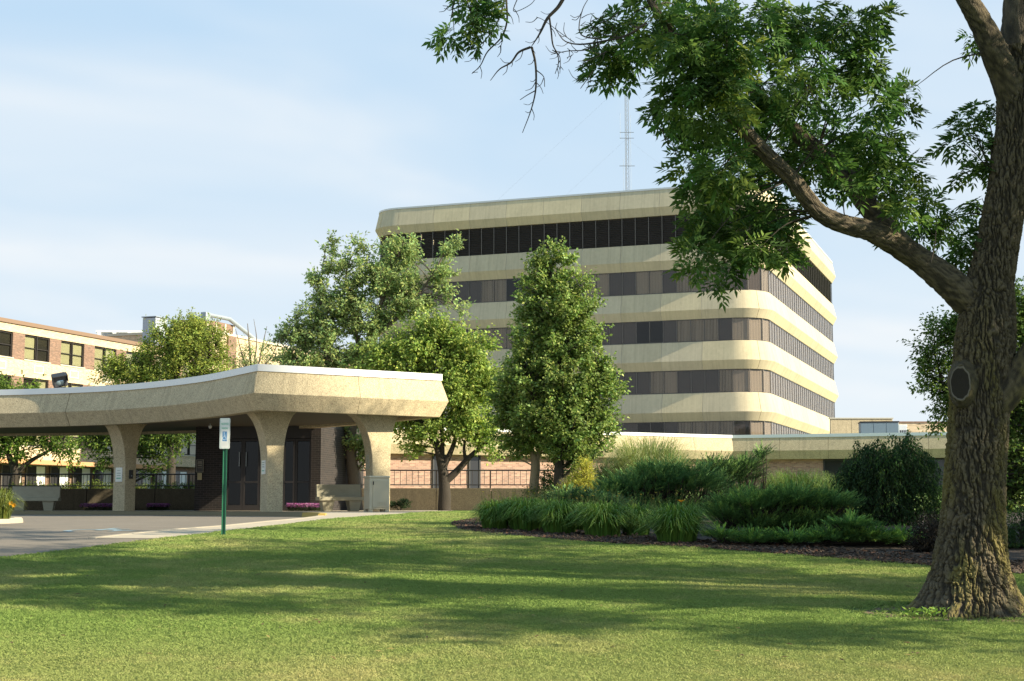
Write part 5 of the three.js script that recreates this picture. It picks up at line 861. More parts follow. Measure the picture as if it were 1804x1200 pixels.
  const CL = [[1445, 272, 38, 52, -0.3], [1502, 322, 24, 22, -0.2], [1600, 362, 28, 30, -0.3], [1562, 292, 34, 42, -0.2], [1520, 255, 36, 46, -0.2], [1250, 120, 50, 80, -1.3], [1205, 60, 50, 80, -1.4], [1092, 50, 40, 60], [1075, 110, 40, 70], [1112, 105, 36, 70], [1150, 60, 60, 120], [1178, 185, 36, 60], [1140, 10, 40, 60], [1210, 40, 70, 150], [1220, 130, 70, 150], [1280, 60, 80, 170], [1280, 160, 80, 180], [1350, 50, 80, 170], [1360, 150, 80, 180], [1425, 50, 80, 170], [1430, 150, 80, 180], [1490, 40, 60, 120], [1500, 130, 60, 120], [1545, 40, 24, 36], [1530, 100, 30, 44], [1545, 170, 36, 50], [1250, 215, 56, 100], [1310, 235, 60, 110], [1380, 245, 66, 120], [1450, 245, 66, 120], [1510, 235, 56, 90], [1560, 235, 40, 60], [1218, 215, 34, 40], [1610, 150, 20, 16], [1590, 190, 22, 22], [1500, 300, 50, 80], [1555, 300, 46, 70], [1600, 290, 30, 36], [1600, 345, 34, 44], [1640, 350, 30, 34], [1560, 350, 36, 46], [1670, 380, 24, 26], [1630, 400, 30, 34], [1590, 395, 26, 28], [1660, 420, 22, 18], [1450, 310, 34, 40], [1225, 290, 40, 60], [1270, 300, 46, 80], [1320, 310, 46, 80], [1235, 345, 40, 64], [1280, 360, 46, 80], [1335, 360, 44, 70], [1370, 395, 34, 50], [1320, 410, 42, 64], [1265, 410, 42, 64], [1225, 400, 30, 40], [1240, 450, 32, 44], [1280, 470, 20, 26], [1262, 490, 14, 12], [1375, 430, 28, 36], [1385, 360, 26, 30], [1330, 440, 24, 26], [1385, 310, 24, 20],
    [1700, 210, 30, 34, .3], [1735, 200, 24, 30, .3], [1685, 240, 24, 24, .3], [1725, 250, 24, 26, .3], [1715, 300, 24, 28, .2], [1740, 290, 20, 22, .2], [1730, 400, 26, 28, .2], [1700, 410, 24, 24, .2], [1715, 435, 22, 20, .2], [1680, 440, 16, 12, .2], [1712, 66, 14, 12, .1], [1735, 350, 20, 18, .4]];
  for (const [x, y, R, n, dz] of CL) { const behind = (x > 1410 && x < 1700 && y > 225 && y < 430) || (x > 1270 && x < 1480 && y > 195 && y < 365 && y > 205 + (x - 1290) * 0.5 - 70); cluster(rel(x + (r() - 0.5) * 14, y + (r() - 0.5) * 14, dz ?? (behind ? 0.9 + 0.9 * r() : (r() - 0.5) * 1.8 - (x < 1300 ? 0.4 : 0))), px(R) * 0.88, Math.round(n * (x < 1412 && y > 280 ? 1.35 : 1.05))); }
  const up1 = rel(815, -40, -1.2); for (const [x, y, R, n] of [[828, 15, 18, 26], [845, 30, 14, 16], [805, 40, 12, 12], [800, 60, 10, 8], [836, 52, 9, 8], [790, 55, 8, 6], [862, 12, 8, 6], [840, -20, 30, 40]]) cluster(rel(x, y, -1.2), px(R), n, up1);
  for (const [x, y, R, n] of [[2010, 230, 60, 90], [2060, 140, 70, 120], [2120, 60, 70, 120], [1960, 330, 40, 50], [2150, 160, 60, 90], [2030, 20, 70, 110]]) cluster(rel(x, y, -0.7), px(R), n, rel(2000, 250, -0.7));
  // crown above and right of the frame: it shades the lawn, with gaps cut to let sun streaks through
  for (let i = 0; i < 420; i++) {
    const a = r() * 6.2832, q = Math.sqrt(r()), h = 5.4 + 9 * Math.pow(r(), 0.85), w = 6.6 * Math.sqrt(Math.max(0.05, 1 - ((h - 8.5) / 6.5) ** 2)), c = V(1.2 + Math.cos(a) * q * w, h, -0.8 - Math.sin(a) * q * w), X = c.x + base[0], Y = c.y + base[1], D = -(c.z + base[2]);
    if ((Math.abs(X) < 0.36 * D + 0.9 && Y < EYE + 0.36 * D + 0.9) || D + 0.316 * X < 13.4) continue;
    const q3 = D + 0.316 * X; if (r() < 0.9 && (Math.abs(q3 - 17.5) < 0.8 || Math.abs(q3 - 15.5) < 0.55 || Math.abs(q3 - 20) < 0.6)) continue;
    for (let k = 0; k < 34; k++) { rndDir(r, D_); const e = 0.7 * Math.pow(r(), 0.5), p = V(c.x + D_.x * e, c.y + D_.y * e * 0.7, c.z + D_.z * e); rndDir(r, N); ashLeaf(p, V(N.x, N.y * 0.4 - 0.2, N.z).normalize(), V((r() - 0.5), 1, (r() - 0.5)).normalize(), 0.36, vary(r, G.ash, 0.3)); }
  }
  stuff(mesh('twig', merge(tw), BM.dark, ash));
  mesh('crown', bufGeo(B), LM.gloss, ash);
  // bare dead twigs hanging into the sky
  const tw2 = [], dead = (name, pts, w) => {
    tw2.push(sweepTube(pts.map(([x, y]) => rel(x + (r() - .5) * 2, y, -1.0)), [px(w * 0.62), px(w * 0.45), px(0.55)], pts.length * 4, 6));
    for (let i = 0; i < pts.length - 1; i++) for (let k = 0; k < 2; k++) if (r() < 0.62) {
      const t = r(), x = lerp(pts[i][0], pts[i + 1][0], t), y = lerp(pts[i][1], pts[i + 1][1], t), a = Math.atan2(pts[i + 1][1] - pts[i][1], pts[i + 1][0] - pts[i][0]) + (r() < 0.5 ? -1 : 1) * (0.5 + 0.5 * r()), l = 8 + 20 * r();
      tw2.push(sweepTube([rel(x, y, -1), rel(x + Math.cos(a) * l * 0.5, y + Math.sin(a) * l * 0.5 + 1.5, -1 + 0.1 * (r() - 0.5)), rel(x + Math.cos(a + 0.25) * l, y + Math.sin(a + 0.25) * l, -1 + 0.2 * (r() - 0.5))], [px(0.75), px(0.4)], 6, 4));
    }
  };
  dead('', [[1010, -40], [985, 10], [965, 32], [950, 60], [935, 83]], 6); dead('', [[935, 83], [915, 92], [900, 110], [880, 122], [863, 142]], 3.6); dead('', [[936, 83], [944, 110], [944, 140], [943, 165], [935, 195], [920, 234]], 3.4); dead('', [[943, 160], [928, 168], [915, 176]], 1.6); dead('', [[946, 124], [957, 135], [960, 153]], 1.6); dead('', [[968, 28], [971, 55], [974, 80], [982, 95], [985, 110], [978, 130]], 2.6); dead('', [[974, 88], [985, 98], [988, 122]], 1.5);
  dead('', [[893, -20], [885, 12], [875, 40], [855, 70], [840, 85], [836, 100]], 2.6); dead('', [[893, 0], [892, 40], [884, 66], [858, 92], [845, 116], [832, 130]], 2.8); dead('', [[884, 66], [884, 78], [878, 84]], 1.3); dead('', [[840, 84], [822, 85]], 1.2); dead('', [[848, 104], [830, 103]], 1.2); dead('', [[832, 128], [842, 127]], 1);
  dead('', [[1140, 40], [1105, 62], [1065, 72], [1020, 78], [995, 72], [978, 50]], 3.6); dead('', [[1100, 66], [1060, 60], [1040, 40], [1043, 28]], 1.8); dead('', [[1060, 76], [1030, 88], [1000, 90], [970, 96]], 2); dead('', [[1070, 90], [1040, 105], [1018, 108]], 1.6); dead('', [[1060, 70], [1022, 60], [1025, 20], [1040, -10]], 2.2); dead('', [[1025, 20], [1015, 35], [1008, 34]], 1.3); dead('', [[1092, 20], [1070, 36], [1055, 40]], 1.6); dead('', [[1012, 75], [990, 60], [955, 34], [944, 30]], 1.2); dead('', [[1000, 85], [1010, 95], [998, 102]], 1); dead('', [[1045, 125], [1035, 140], [1022, 156]], 1.8); dead('', [[1035, 140], [1016, 142]], 1.1); dead('', [[1168, 226], [1172, 245], [1183, 262], [1195, 268]], 1.6); dead('', [[915, -10], [905, 20], [935, 8], [945, -5]], 1.4); dead('', [[1640, 462], [1647, 430], [1650, 380]], 2.2);
  dead('', [[820, -10], [812, 25], [794, 12], [780, 10]], 1.4);
  mesh('dead_branch', merge(tw2), BM.dark, ash);
}
// ---------------------------------------------------------------- shrubs and flowers
function plantThing(name, label, category, px, py, D, group, y0) { const p = at(px, py, D), o = thing(name, label, category, [p.x, y0 ?? hD(D), p.z], 0, group); return o; }
// clump of arching strap leaves
function grassClump(o, B, { seed, n, h, spread, w, col, tip, arch = 1, base = 0.12, lean = 0 }) {
  const r = rng(seed);
  for (let i = 0; i < n; i++) {
    const a = r() * 6.2832, q = Math.sqrt(r()) * base, oo = r(), out = spread * (0.2 + 0.8 * oo), hh = h * (0.5 + 0.6 * r()) * (1.05 - 0.4 * oo * q / base), x0 = Math.cos(a) * q, z0 = Math.sin(a) * q, b = a + (r() - 0.5) * 1.1, dx = Math.cos(b) + lean, dz = Math.sin(b), pts = [], ws = [];
    for (let k = 0; k <= 5; k++) { const t = k / 5, e = Math.pow(t, 1.5); pts.push(V(x0 + dx * out * e, hh * (Math.sin(Math.min(1, t * 1.05) * (1.57 + 0.95 * arch * (out / spread))) / Math.sin(1.57)) * (t < 0.02 ? 0 : 1), z0 + dz * out * e)); ws.push(w * (t < 0.15 ? 0.7 : 1 - Math.pow(t, 2.2)) + 0.0008); }
    strip(B, pts, ws, V(-Math.sin(b), 0, Math.cos(b)), vary(r, col, 0.3, 0.1), tip && r() < 0.4 ? tip : undefined);
  }
}
// daylilies along the bed edge
const lily = [[872, 24.9, 0.5, 0.5, 'daylily clump at the left tip of the planting bed'], [925, 24.7, 0.56, 0.6, 'daylily clump second from the left tip of the planting bed'], [985, 24.0, 0.56, 0.62, 'daylily clump below the pale forked trunk'], [1062, 23.3, 0.56, 0.66, 'daylily clump left of the biggest daylily in the bed'], [1192, 22.0, 0.6, 0.68, 'largest daylily clump at the front of the bed with one orange flower'], [1120, 23.6, 0.5, 0.5, 'daylily clump tucked behind and left of the largest one'], [905, 25.9, 0.5, 0.5, 'daylily clump in the back row at the left end of the bed'], [962, 25.6, 0.5, 0.5, 'daylily clump in the back row before the pale trunk'], [1030, 25.0, 0.46, 0.5, 'daylily clump in the back row right of the dark pear trunk']];
lily.forEach(([px, D, h, s, label], i) => {
  const o = plantThing('daylily', label, 'daylily', px, 900, D, 'daylilies along the bed edge'), B = buf(), r = rng(600 + i);
  grassClump(o, B, { seed: 610 + i, n: 800, h: h * 0.95, spread: s * 0.85, w: 0.018, col: [0.11, 0.22, 0.035], tip: [0.24, 0.34, 0.065], arch: 1.15, base: s * 0.42 });
  mesh('foliage', bufGeo(B), LM.soft, o);
  const S = buf(), F = buf(), n = 26;
  for (let k = 0; k < n; k++) {
    const a = r() * 6.28, q = Math.sqrt(r()) * s * 0.55, hh = h * (1.02 + 0.3 * r()), x = Math.cos(a) * q, z = Math.sin(a) * q, lx = Math.cos(a) * 0.1 * r(), lz = Math.sin(a) * 0.1 * r();
    strip(S, [V(x * 0.5, 0, z * 0.5), V(x * 0.8, hh * 0.5, z * 0.8), V(x + lx, hh, z + lz)], [0.006, 0.005, 0.004], V(1, 0, 0), [0.13, 0.15, 0.05]);
    const big = i === 4 && k === 0, c = big ? [0.75, 0.32, 0.02] : r() < 0.16 ? [0.55, 0.4, 0.07] : [0.3, 0.31, 0.09], L = big ? 0.075 : c[0] > 0.5 ? 0.03 : 0.024; const np = c[0] > 0.5 ? 6 : 2; const X = big ? 0.02 : x + lx, Z = big ? 0.45 : z + lz, Y = big ? h * 1.02 : hh;
    for (let p = 0; p < np; p++) { const b = p / np * 6.28; leaf(F, X, Y, Z, V(Math.cos(b) * 0.8, 0.55, Math.sin(b) * 0.8).normalize(), V(-Math.cos(b), 0.8, -Math.sin(b)).normalize(), L, L * 0.5, c); }
  }
  mesh('flower_stalks', bufGeo(S), LM.soft, o); stuff(mesh('flowers', bufGeo(F), LM.soft, o));
});
{ // the lily on the planted island
  const p = at(6, 916, 27.9), o = thing('daylily', 'yellow green daylily with a red flower on the planted island', 'daylily', [p.x - 0.1, hA(28) + 0.12, p.z]), B = buf(); grassClump(o, B, { seed: 71, n: 560, h: 0.55, spread: 0.42, w: 0.018, col: [0.16, 0.2, 0.035], tip: [0.22, 0.24, 0.06], arch: 1, base: 0.22 }); mesh('foliage', bufGeo(B), LM.std, o);
  const F = buf(); for (const [x, y, z, c] of [[0.0, 0.16, 0.42, [0.45, 0.02, 0.03]], [0.04, 0.12, 0.4, [0.4, 0.02, 0.03]], [0.38, 0.26, 0.25, [0.75, 0.36, 0.02]], [0.3, 0.3, 0.2, [0.75, 0.36, 0.02]]]) for (let q = 0; q < 6; q++) { const b = q * 1.047; leaf(F, x, y, z, V(Math.cos(b) * 0.8, Math.sin(b) * 0.8, 0.5).normalize(), V(0, 0, 1), 0.06, 0.03, c); } mesh('flowers', bufGeo(F), LM.soft, o);
}
// tall ornamental grasses
function tallGrass(label, px, D, h, spread, n, seed, col, tip, base, lean = 0) { const o = plantThing('ornamental_grass', label, 'ornamental grass', px, 870, D, 'tall ornamental grasses in the bed'), B = buf(); grassClump(o, B, { seed, n, h, spread, w: 0.011, col, tip, arch: 0.62, base, lean }); mesh('foliage', bufGeo(B), LM.soft, o); }
tallGrass('tall pale green ornamental grass behind the juniper below the white roof edge', 1145, 32, 1.62, 1.2, 4200, 81, [0.25, 0.31, 0.085], [0.4, 0.4, 0.17], 0.62);
tallGrass('tall ornamental grass at the left of the pale clump beside the pear tree', 1085, 32.6, 1.2, 0.7, 1500, 82, [0.18, 0.24, 0.06], [0.28, 0.3, 0.12], 0.4);
tallGrass('deep green ornamental grass in the gap before the brick wall and dark windows', 1400, 29.4, 0.95, 0.8, 2200, 83, [0.12, 0.2, 0.04], [0.2, 0.26, 0.07], 0.55);
tallGrass('ornamental grass leaning right behind the weeping shrub', 1475, 30, 0.9, 0.6, 900, 84, [0.11, 0.17, 0.04], [0.18, 0.23, 0.06], 0.3);
// junipers: fans of feathery sprays that rise and lean outwards
function juniper(label, lobes, D, seed, n, col, light, y0, opts = {}) {
  const r = rng(seed), c0 = lobes[0], o = plantThing('juniper_shrub', label, 'shrub', c0[0], 900, D, undefined), B = buf(), wood = [], sc = D / 2590, bp = o.position;
  const vol = lobes.map((l) => l[2] * l[3]), tot = vol.reduce((a, b) => a + b, 0), D1 = V(), N = V();
  lobes.forEach((l, li) => {
    const c = at(l[0], l[1], D + (l[4] || 0)).sub(bp), rx = l[2] * sc, ry = l[3] * sc, rz = Math.max(0.5, rx * 0.75), m = Math.round(n * vol[li] / tot);
    for (let i = 0; i < m; i++) {
      rndDir(r, D1); if (D1.y < -0.2) D1.y *= -0.6; const q = Math.pow(r(), 0.33), p = V(c.x + D1.x * rx * q, c.y + D1.y * ry * q, c.z + D1.z * rz * q); p.y = Math.max(0.05, p.y);
      const d = V(D1.x * 1.0 + (opts.lean ?? 0.12), (opts.up ?? 0.38) + 0.3 * D1.y + 0.2 * (r() - 0.5), D1.z * 1.0).normalize(), L = (opts.len || 0.36) * (0.6 + 0.7 * r()), tone = 0.75 + 0.45 * r(), side = V().crossVectors(d, V(0, 1, 0)).normalize();
      const base = r() < (D1.y > 0.3 ? 0.42 : 0.14) ? light : col;  // paler sprays gathered on top paint sunlit tips into the colour
      for (let k = 0; k < 15; k++) {
        const t = k / 15, e = k % 2 ? 1 : -1, w = (1 - t * 0.75); N.set((r() - 0.5) * 0.7, (r() - 0.5) * 0.7, (r() - 0.5) * 0.7);
        const dd = V(d.x * 0.85 + side.x * e * 0.6 * w + N.x, d.y * 0.85 + 0.12 + N.y, d.z * 0.85 + side.z * e * 0.6 * w + N.z).normalize(), cc = vary(r, base, 0.22, 0.08); cc[0] *= tone; cc[1] *= tone; cc[2] *= tone;
        leaf(B, p.x - d.x * L * 0.5 + d.x * L * t, p.y - d.y * L * 0.5 + d.y * L * t - 0.05 * t * t * L, p.z - d.z * L * 0.5 + d.z * L * t, dd, V(N.x, 1, N.z).normalize(), 0.085 * (0.6 + 0.6 * w), 0.017, cc, 0.1, 0.5);
      }
      if (i % 9 === 0) wood.push(sweepTube([V(c.x * 0.7, 0.02, c.z * 0.7), V((c.x + p.x) / 2, p.y * 0.55, (c.z + p.z) / 2), p], [0.02, 0.004], 6, 4));
    }
  });
  mesh('branches', merge(wood), BM.dark, o); mesh('foliage', bufGeo(B), LM.needle, o); return o;
}
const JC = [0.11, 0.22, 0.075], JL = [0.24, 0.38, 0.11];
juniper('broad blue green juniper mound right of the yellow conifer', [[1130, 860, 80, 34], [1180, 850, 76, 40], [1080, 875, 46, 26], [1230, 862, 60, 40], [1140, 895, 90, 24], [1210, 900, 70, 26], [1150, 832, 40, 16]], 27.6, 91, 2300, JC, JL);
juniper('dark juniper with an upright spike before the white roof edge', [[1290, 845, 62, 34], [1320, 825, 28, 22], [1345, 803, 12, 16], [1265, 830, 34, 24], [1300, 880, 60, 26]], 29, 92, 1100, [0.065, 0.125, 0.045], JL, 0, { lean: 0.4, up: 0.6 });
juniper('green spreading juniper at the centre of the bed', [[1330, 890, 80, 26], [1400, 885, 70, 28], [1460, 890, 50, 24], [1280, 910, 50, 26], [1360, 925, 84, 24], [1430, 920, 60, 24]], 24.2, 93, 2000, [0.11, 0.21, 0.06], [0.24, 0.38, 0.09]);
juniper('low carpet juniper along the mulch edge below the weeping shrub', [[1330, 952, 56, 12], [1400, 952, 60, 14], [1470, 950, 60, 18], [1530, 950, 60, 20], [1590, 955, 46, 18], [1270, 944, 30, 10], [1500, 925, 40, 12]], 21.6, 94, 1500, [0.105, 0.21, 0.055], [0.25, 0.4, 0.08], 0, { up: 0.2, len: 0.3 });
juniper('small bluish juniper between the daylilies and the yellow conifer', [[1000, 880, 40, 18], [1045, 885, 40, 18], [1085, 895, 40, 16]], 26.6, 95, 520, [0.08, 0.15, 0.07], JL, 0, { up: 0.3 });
function shrub(o) { // leafy shrub from ellipsoidal lobes without a visible trunk
  const r = rng(o.seed), t = plantThing(o.name, o.label, o.category || 'shrub', o.px, 900, o.D), B = buf(), wood = [], sc = o.D / 2590, bp = t.position, D1 = V(), N = V(), vol = o.lobes.map((l) => Math.pow(l[2] * l[3], 1.1)), tot = vol.reduce((a, b) => a + b, 0);
  o.lobes.forEach((l, li) => {
    const c = at(l[0], l[1], o.D + (l[4] || 0)).sub(bp), rx = l[2] * sc, ry = l[3] * sc, rz = o.deep || rx * 0.9, m = Math.round(o.n * vol[li] / tot);
    for (let i = 0; i < m; i++) {
      rndDir(r, D1); const q = Math.pow(r(), o.shell || 0.3), p = V(c.x + D1.x * rx * q, Math.max(0.04, c.y + D1.y * ry * q), c.z + D1.z * rz * q), tone = 0.75 + 0.45 * r(), base = r() < (o.lightShare ?? 0.2) ? o.light : o.color, d0 = V(D1.x * 0.8, (o.weep ? -0.9 : 0.35) + 0.3 * D1.y, D1.z * 0.8).normalize(), L = o.spray || 0.22, k2 = o.per || 8;
      for (let k = 0; k < k2; k++) { rndDir(r, N); const e = k / k2 - 0.5, dd = V(d0.x * 0.6 + N.x * 0.8, d0.y * 0.6 + N.y * 0.7 - (o.weep ? 0.3 : 0), d0.z * 0.6 + N.z * 0.8).normalize(), cc = vary(r, base, 0.22, 0.1).map((x) => x * tone); leaf(B, p.x + d0.x * L * e + N.x * 0.02, Math.max(0.01, p.y + d0.y * L * e), p.z + d0.z * L * e + N.z * 0.02, dd, V((r() - 0.5) * 2.4, 0.8, (r() - 0.5) * 2.4).normalize(), o.leaf * (0.7 + 0.6 * r()), o.leaf * (o.aspect || 0.5), cc); }
      if (i % (o.wood || 14) === 0) wood.push(sweepTube([V(c.x * 0.15, 0, c.z * 0.15), V(c.x * 0.6 + p.x * 0.2, Math.max(p.y, c.y) * 0.8, (c.z + p.z) * 0.3), p], [0.02, 0.004], 6, 4));
    }
  });
  mesh('branches', merge(wood), BM.dark, t); mesh('foliage', bufGeo(B), o.mat || LM.std, t); return t;
}
shrub({ name: 'weeping_shrub', label: 'dark weeping shrub with hanging branches left of the ash trunk', seed: 101, px: 1572, D: 26.5, n: 2700, per: 8, weep: true, spray: 0.34, leaf: 0.06, aspect: 0.45, color: [0.045, 0.085, 0.03], light: [0.11, 0.2, 0.045], lightShare: 0.22, shell: 0.35,
  lobes: [[1570, 810, 62, 34], [1600, 782, 22, 14], [1540, 830, 60, 40], [1600, 830, 56, 44], [1510, 860, 36, 50], [1490, 850, 22, 30], [1560, 880, 66, 54], [1620, 870, 44, 60], [1648, 890, 20, 44], [1530, 915, 40, 30], [1595, 905, 22, 24], [1525, 800, 16, 10], [1510, 788, 12, 6]] });
shrub({ name: 'yellow_conifer', label: 'small yellow green cone shaped conifer right of the pear trunk', category: 'conifer', seed: 102, px: 1018, D: 31, n: 900, per: 10, spray: 0.16, leaf: 0.05, aspect: 0.3, color: [0.4, 0.4, 0.06], light: [0.55, 0.52, 0.09], lightShare: 0.35, mat: LM.soft,
  lobes: [[1030, 818, 13, 14], [1028, 835, 20, 20], [1022, 855, 28, 22], [1012, 872, 34, 18], [1040, 862, 18, 22], [1000, 860, 16, 14]] });
shrub({ name: 'barberry_shrub', label: 'dark reddish brown barberry beside the left foot of the ash trunk', seed: 103, px: 1640, D: 20.6, n: 600, per: 8, spray: 0.16, leaf: 0.03, aspect: 0.6, color: [0.03, 0.026, 0.02], light: [0.055, 0.045, 0.025], wood: 5, lobes: [[1640, 945, 36, 38], [1615, 960, 20, 24], [1665, 940, 26, 40]] });
shrub({ name: 'clipped_hedge', label: 'dark green clipped hedge at the right edge behind the ash trunk', category: 'hedge', seed: 104, px: 1800, D: 21.2, n: 900, per: 8, spray: 0.12, leaf: 0.04, aspect: 0.5, color: [0.05, 0.1, 0.028], light: [0.1, 0.17, 0.04], lobes: [[1800, 960, 50, 32], [1760, 965, 40, 30], [1850, 960, 50, 32], [1800, 925, 46, 30], [1840, 915, 46, 34]] });
shrub({ name: 'small_bush', label: 'tiny dark bush at the foot of the retaining wall right of the cabinet', seed: 105, px: 704, D: 54.8, n: 140, per: 8, spray: 0.12, leaf: 0.07, color: [0.025, 0.05, 0.02], light: [0.05, 0.09, 0.03], lobes: [[712, 888, 12, 9], [694, 890, 10, 6]] });
shrub({ name: 'bed_shrub', label: 'dark mixed shrub behind the pear and pale trunks by the railing end', seed: 106, px: 985, D: 46, n: 800, per: 8, spray: 0.3, leaf: 0.08, color: [0.06, 0.11, 0.03], light: [0.11, 0.19, 0.045], lobes: [[985, 850, 40, 34], [1040, 850, 40, 30], [950, 870, 30, 20], [1090, 850, 40, 40]] });
{ // sunlit planting beyond the railing, seen between its bars
  const r = rng(111); for (let i = 0; i < 6; i++) { const px = 40 + i * 55; shrub({ name: 'terrace_shrub', label: ['yellow green low shrub behind the railing nearest the left edge', 'yellow green low shrub behind the railing by the leaning street tree', 'yellow green low shrub behind the railing right of the bench', 'yellow green low shrub behind the railing left of the leftmost column', 'yellow green low shrub behind the railing right of the leftmost column', 'yellow green low shrub behind the railing beside the vestibule'][i], seed: 112 + i, px, D: 60, n: 130, per: 8, spray: 0.2, leaf: 0.09, color: [0.14, 0.18, 0.035], light: [0.24, 0.26, 0.06], lobes: [[px, 862, 26, 7 + 5 * r()], [px + 22, 860, 18, 8 + 6 * r()]] }); }
}
function petunias(label, px0, px1, D, dz) { const a = at(px0, 897, D), b = at(px1, 897, D), o = thing('petunia_bed', label, 'flower bed', [(a.x + b.x) / 2, hD(D), a.z]), B = buf(), F = buf(), r = rng(120 + px0), w = b.x - a.x; for (let i = 0; i < 900; i++) { const x = (r() - 0.5) * w, z = (r() - 0.5) * dz, h = 0.2 * r(); leaf(B, x, h, z, rndDir(r).clone(), V(0, 1, 0.3).normalize(), 0.06, 0.035, vary(r, [0.035, 0.06, 0.02])); if (i % 2 === 0) { const c = r() < 0.5 ? [0.3, 0.08, 0.24] : [0.42, 0.2, 0.36]; for (let q = 0; q < 4; q++) leaf(F, x, 0.12 + 0.13 * r(), z, V(Math.cos(q * 1.57), 0.5, Math.sin(q * 1.57)).normalize(), V(0, 1, 0.5).normalize(), 0.05, 0.045, vary(r, c)); } } mesh('foliage', bufGeo(B), LM.std, o); stuff(mesh('flowers', bufGeo(F), LM.soft, o)); }
petunias('purple petunias along the planter wall left of the leftmost column', 145, 222, 54.6, 0.9); petunias('few purple petunias right of the leftmost column', 262, 295, 54.6, 0.8); petunias('pink and purple petunias between the middle column and the bench', 506, 570, 49.6, 0.9);

// unseen shade trees right of the frame, sized and gapped to shape shadows in view
function unseenShadeTree(label, x, D, seed, H, R, cy = 0.62, ry = 0.36) {
  const r = rng(seed), o = thing('unseen_shade_tree', label, 'tree', [x, hD(D), -D]), B = buf(), wood = [sweepTube([V(0, -0.1, 0), V(0.1, H * 0.4, 0), V(0, H * 0.85, 0.1)], [0.32, 0.2, 0.05], 14, 10)], d = V(), N = V();
  for (let i = 0; i < 190; i++) { rndDir(r, d); const q = Math.pow(r(), 0.4), c = V(d.x * R * q, H * cy + d.y * H * ry * q, d.z * R * q), q3 = D - c.z + 0.316 * (x + c.x); if (r() < 0.9 && (Math.abs(q3 - 17.5) < 0.8 || Math.abs(q3 - 15.5) < 0.55 || Math.abs(q3 - 20) < 0.6 || q3 < 13.3)) continue; if (i % 2) wood.push(sweepTube([V(0.05, Math.max(2, c.y * 0.6), 0), V(c.x * 0.5, c.y * 0.9, c.z * 0.5), c], [0.06, 0.01], 6, 5)); for (let k = 0; k < 90; k++) { rndDir(r, N); const a = 0.75 * Math.pow(r(), 0.5), n2 = rndDir(r).clone(); leaf(B, c.x + N.x * a, c.y + N.y * a * 0.8, c.z + N.z * a, n2, V(N.z, 1, N.x).normalize(), 0.2, 0.13, vary(r, G.ash)); } }
  mesh('trunk', merge(wood), BM.grey, o); mesh('crown', bufGeo(B), LM.std, o);
}
unseenShadeTree('unseen broad maple right of the frame level with the ash shaped to shade the lawn', 16.5, 12.6, 201, 14, 4.6);
unseenShadeTree('unseen second maple right of the frame placed to shade the planting bed', 15.5, 20.6, 202, 9.6, 4.4);
unseenShadeTree('unseen tall slim maple right of the frame added to shade the canopy columns', 19.4, 34.0, 203, 16.7, 2.3, 0.76, 0.23);

// ---------------------------------------------------------------- mulch chips and lawn grass
{
  const r = rng(301), n = 9000, g = new THREE.BoxGeometry(0.06, 0.012, 0.02), im = new THREE.InstancedMesh(g, std([1, 1, 1], 0.95), n), m = new THREE.Matrix4(), q = new THREE.Quaternion(), e = new THREE.Euler(), c = new THREE.Color(); let k = 0;
  const seg = bedLine; while (k < n) { const t = r() * (seg.length - 1), i = Math.floor(t), f = t - i, x = lerp(seg[i][0], seg[i + 1][0], f), d = lerp(seg[i][1], seg[i + 1][1], f), off = 1.5 * r() * r() - 0.1, l = Math.hypot(seg[i + 1][0] - seg[i][0], seg[i + 1][1] - seg[i][1]), nx = -(seg[i + 1][1] - seg[i][1]) / l, nd = (seg[i + 1][0] - seg[i][0]) / l; const X = x + nx * off + (r() - .5) * .1, Dd = d + nd * off + (r() - .5) * .1; e.set((r() - .5) * 1.0, r() * 6.28, (r() - .5) * 1.0); q.setFromEuler(e); const s = 0.5 + 1.1 * r(); m.compose(V(X, hD(Dd) + 0.02 + 0.015 * r(), -Dd), q, V(s, s, s)); im.setMatrixAt(k, m); const v = 0.5 + r(); im.setColorAt(k, r() < 0.12 ? c.setRGB(0.12 * v, 0.055 * v, 0.03 * v) : c.setRGB(0.055 * v, 0.036 * v, 0.024 * v)); k++; }
  im.name = 'mulch_chips'; im.userData = { kind: 'stuff', label: 'dark bark chips strewn along the edge of the planting bed' }; im.castShadow = im.receiveShadow = true; scene.add(im);
}
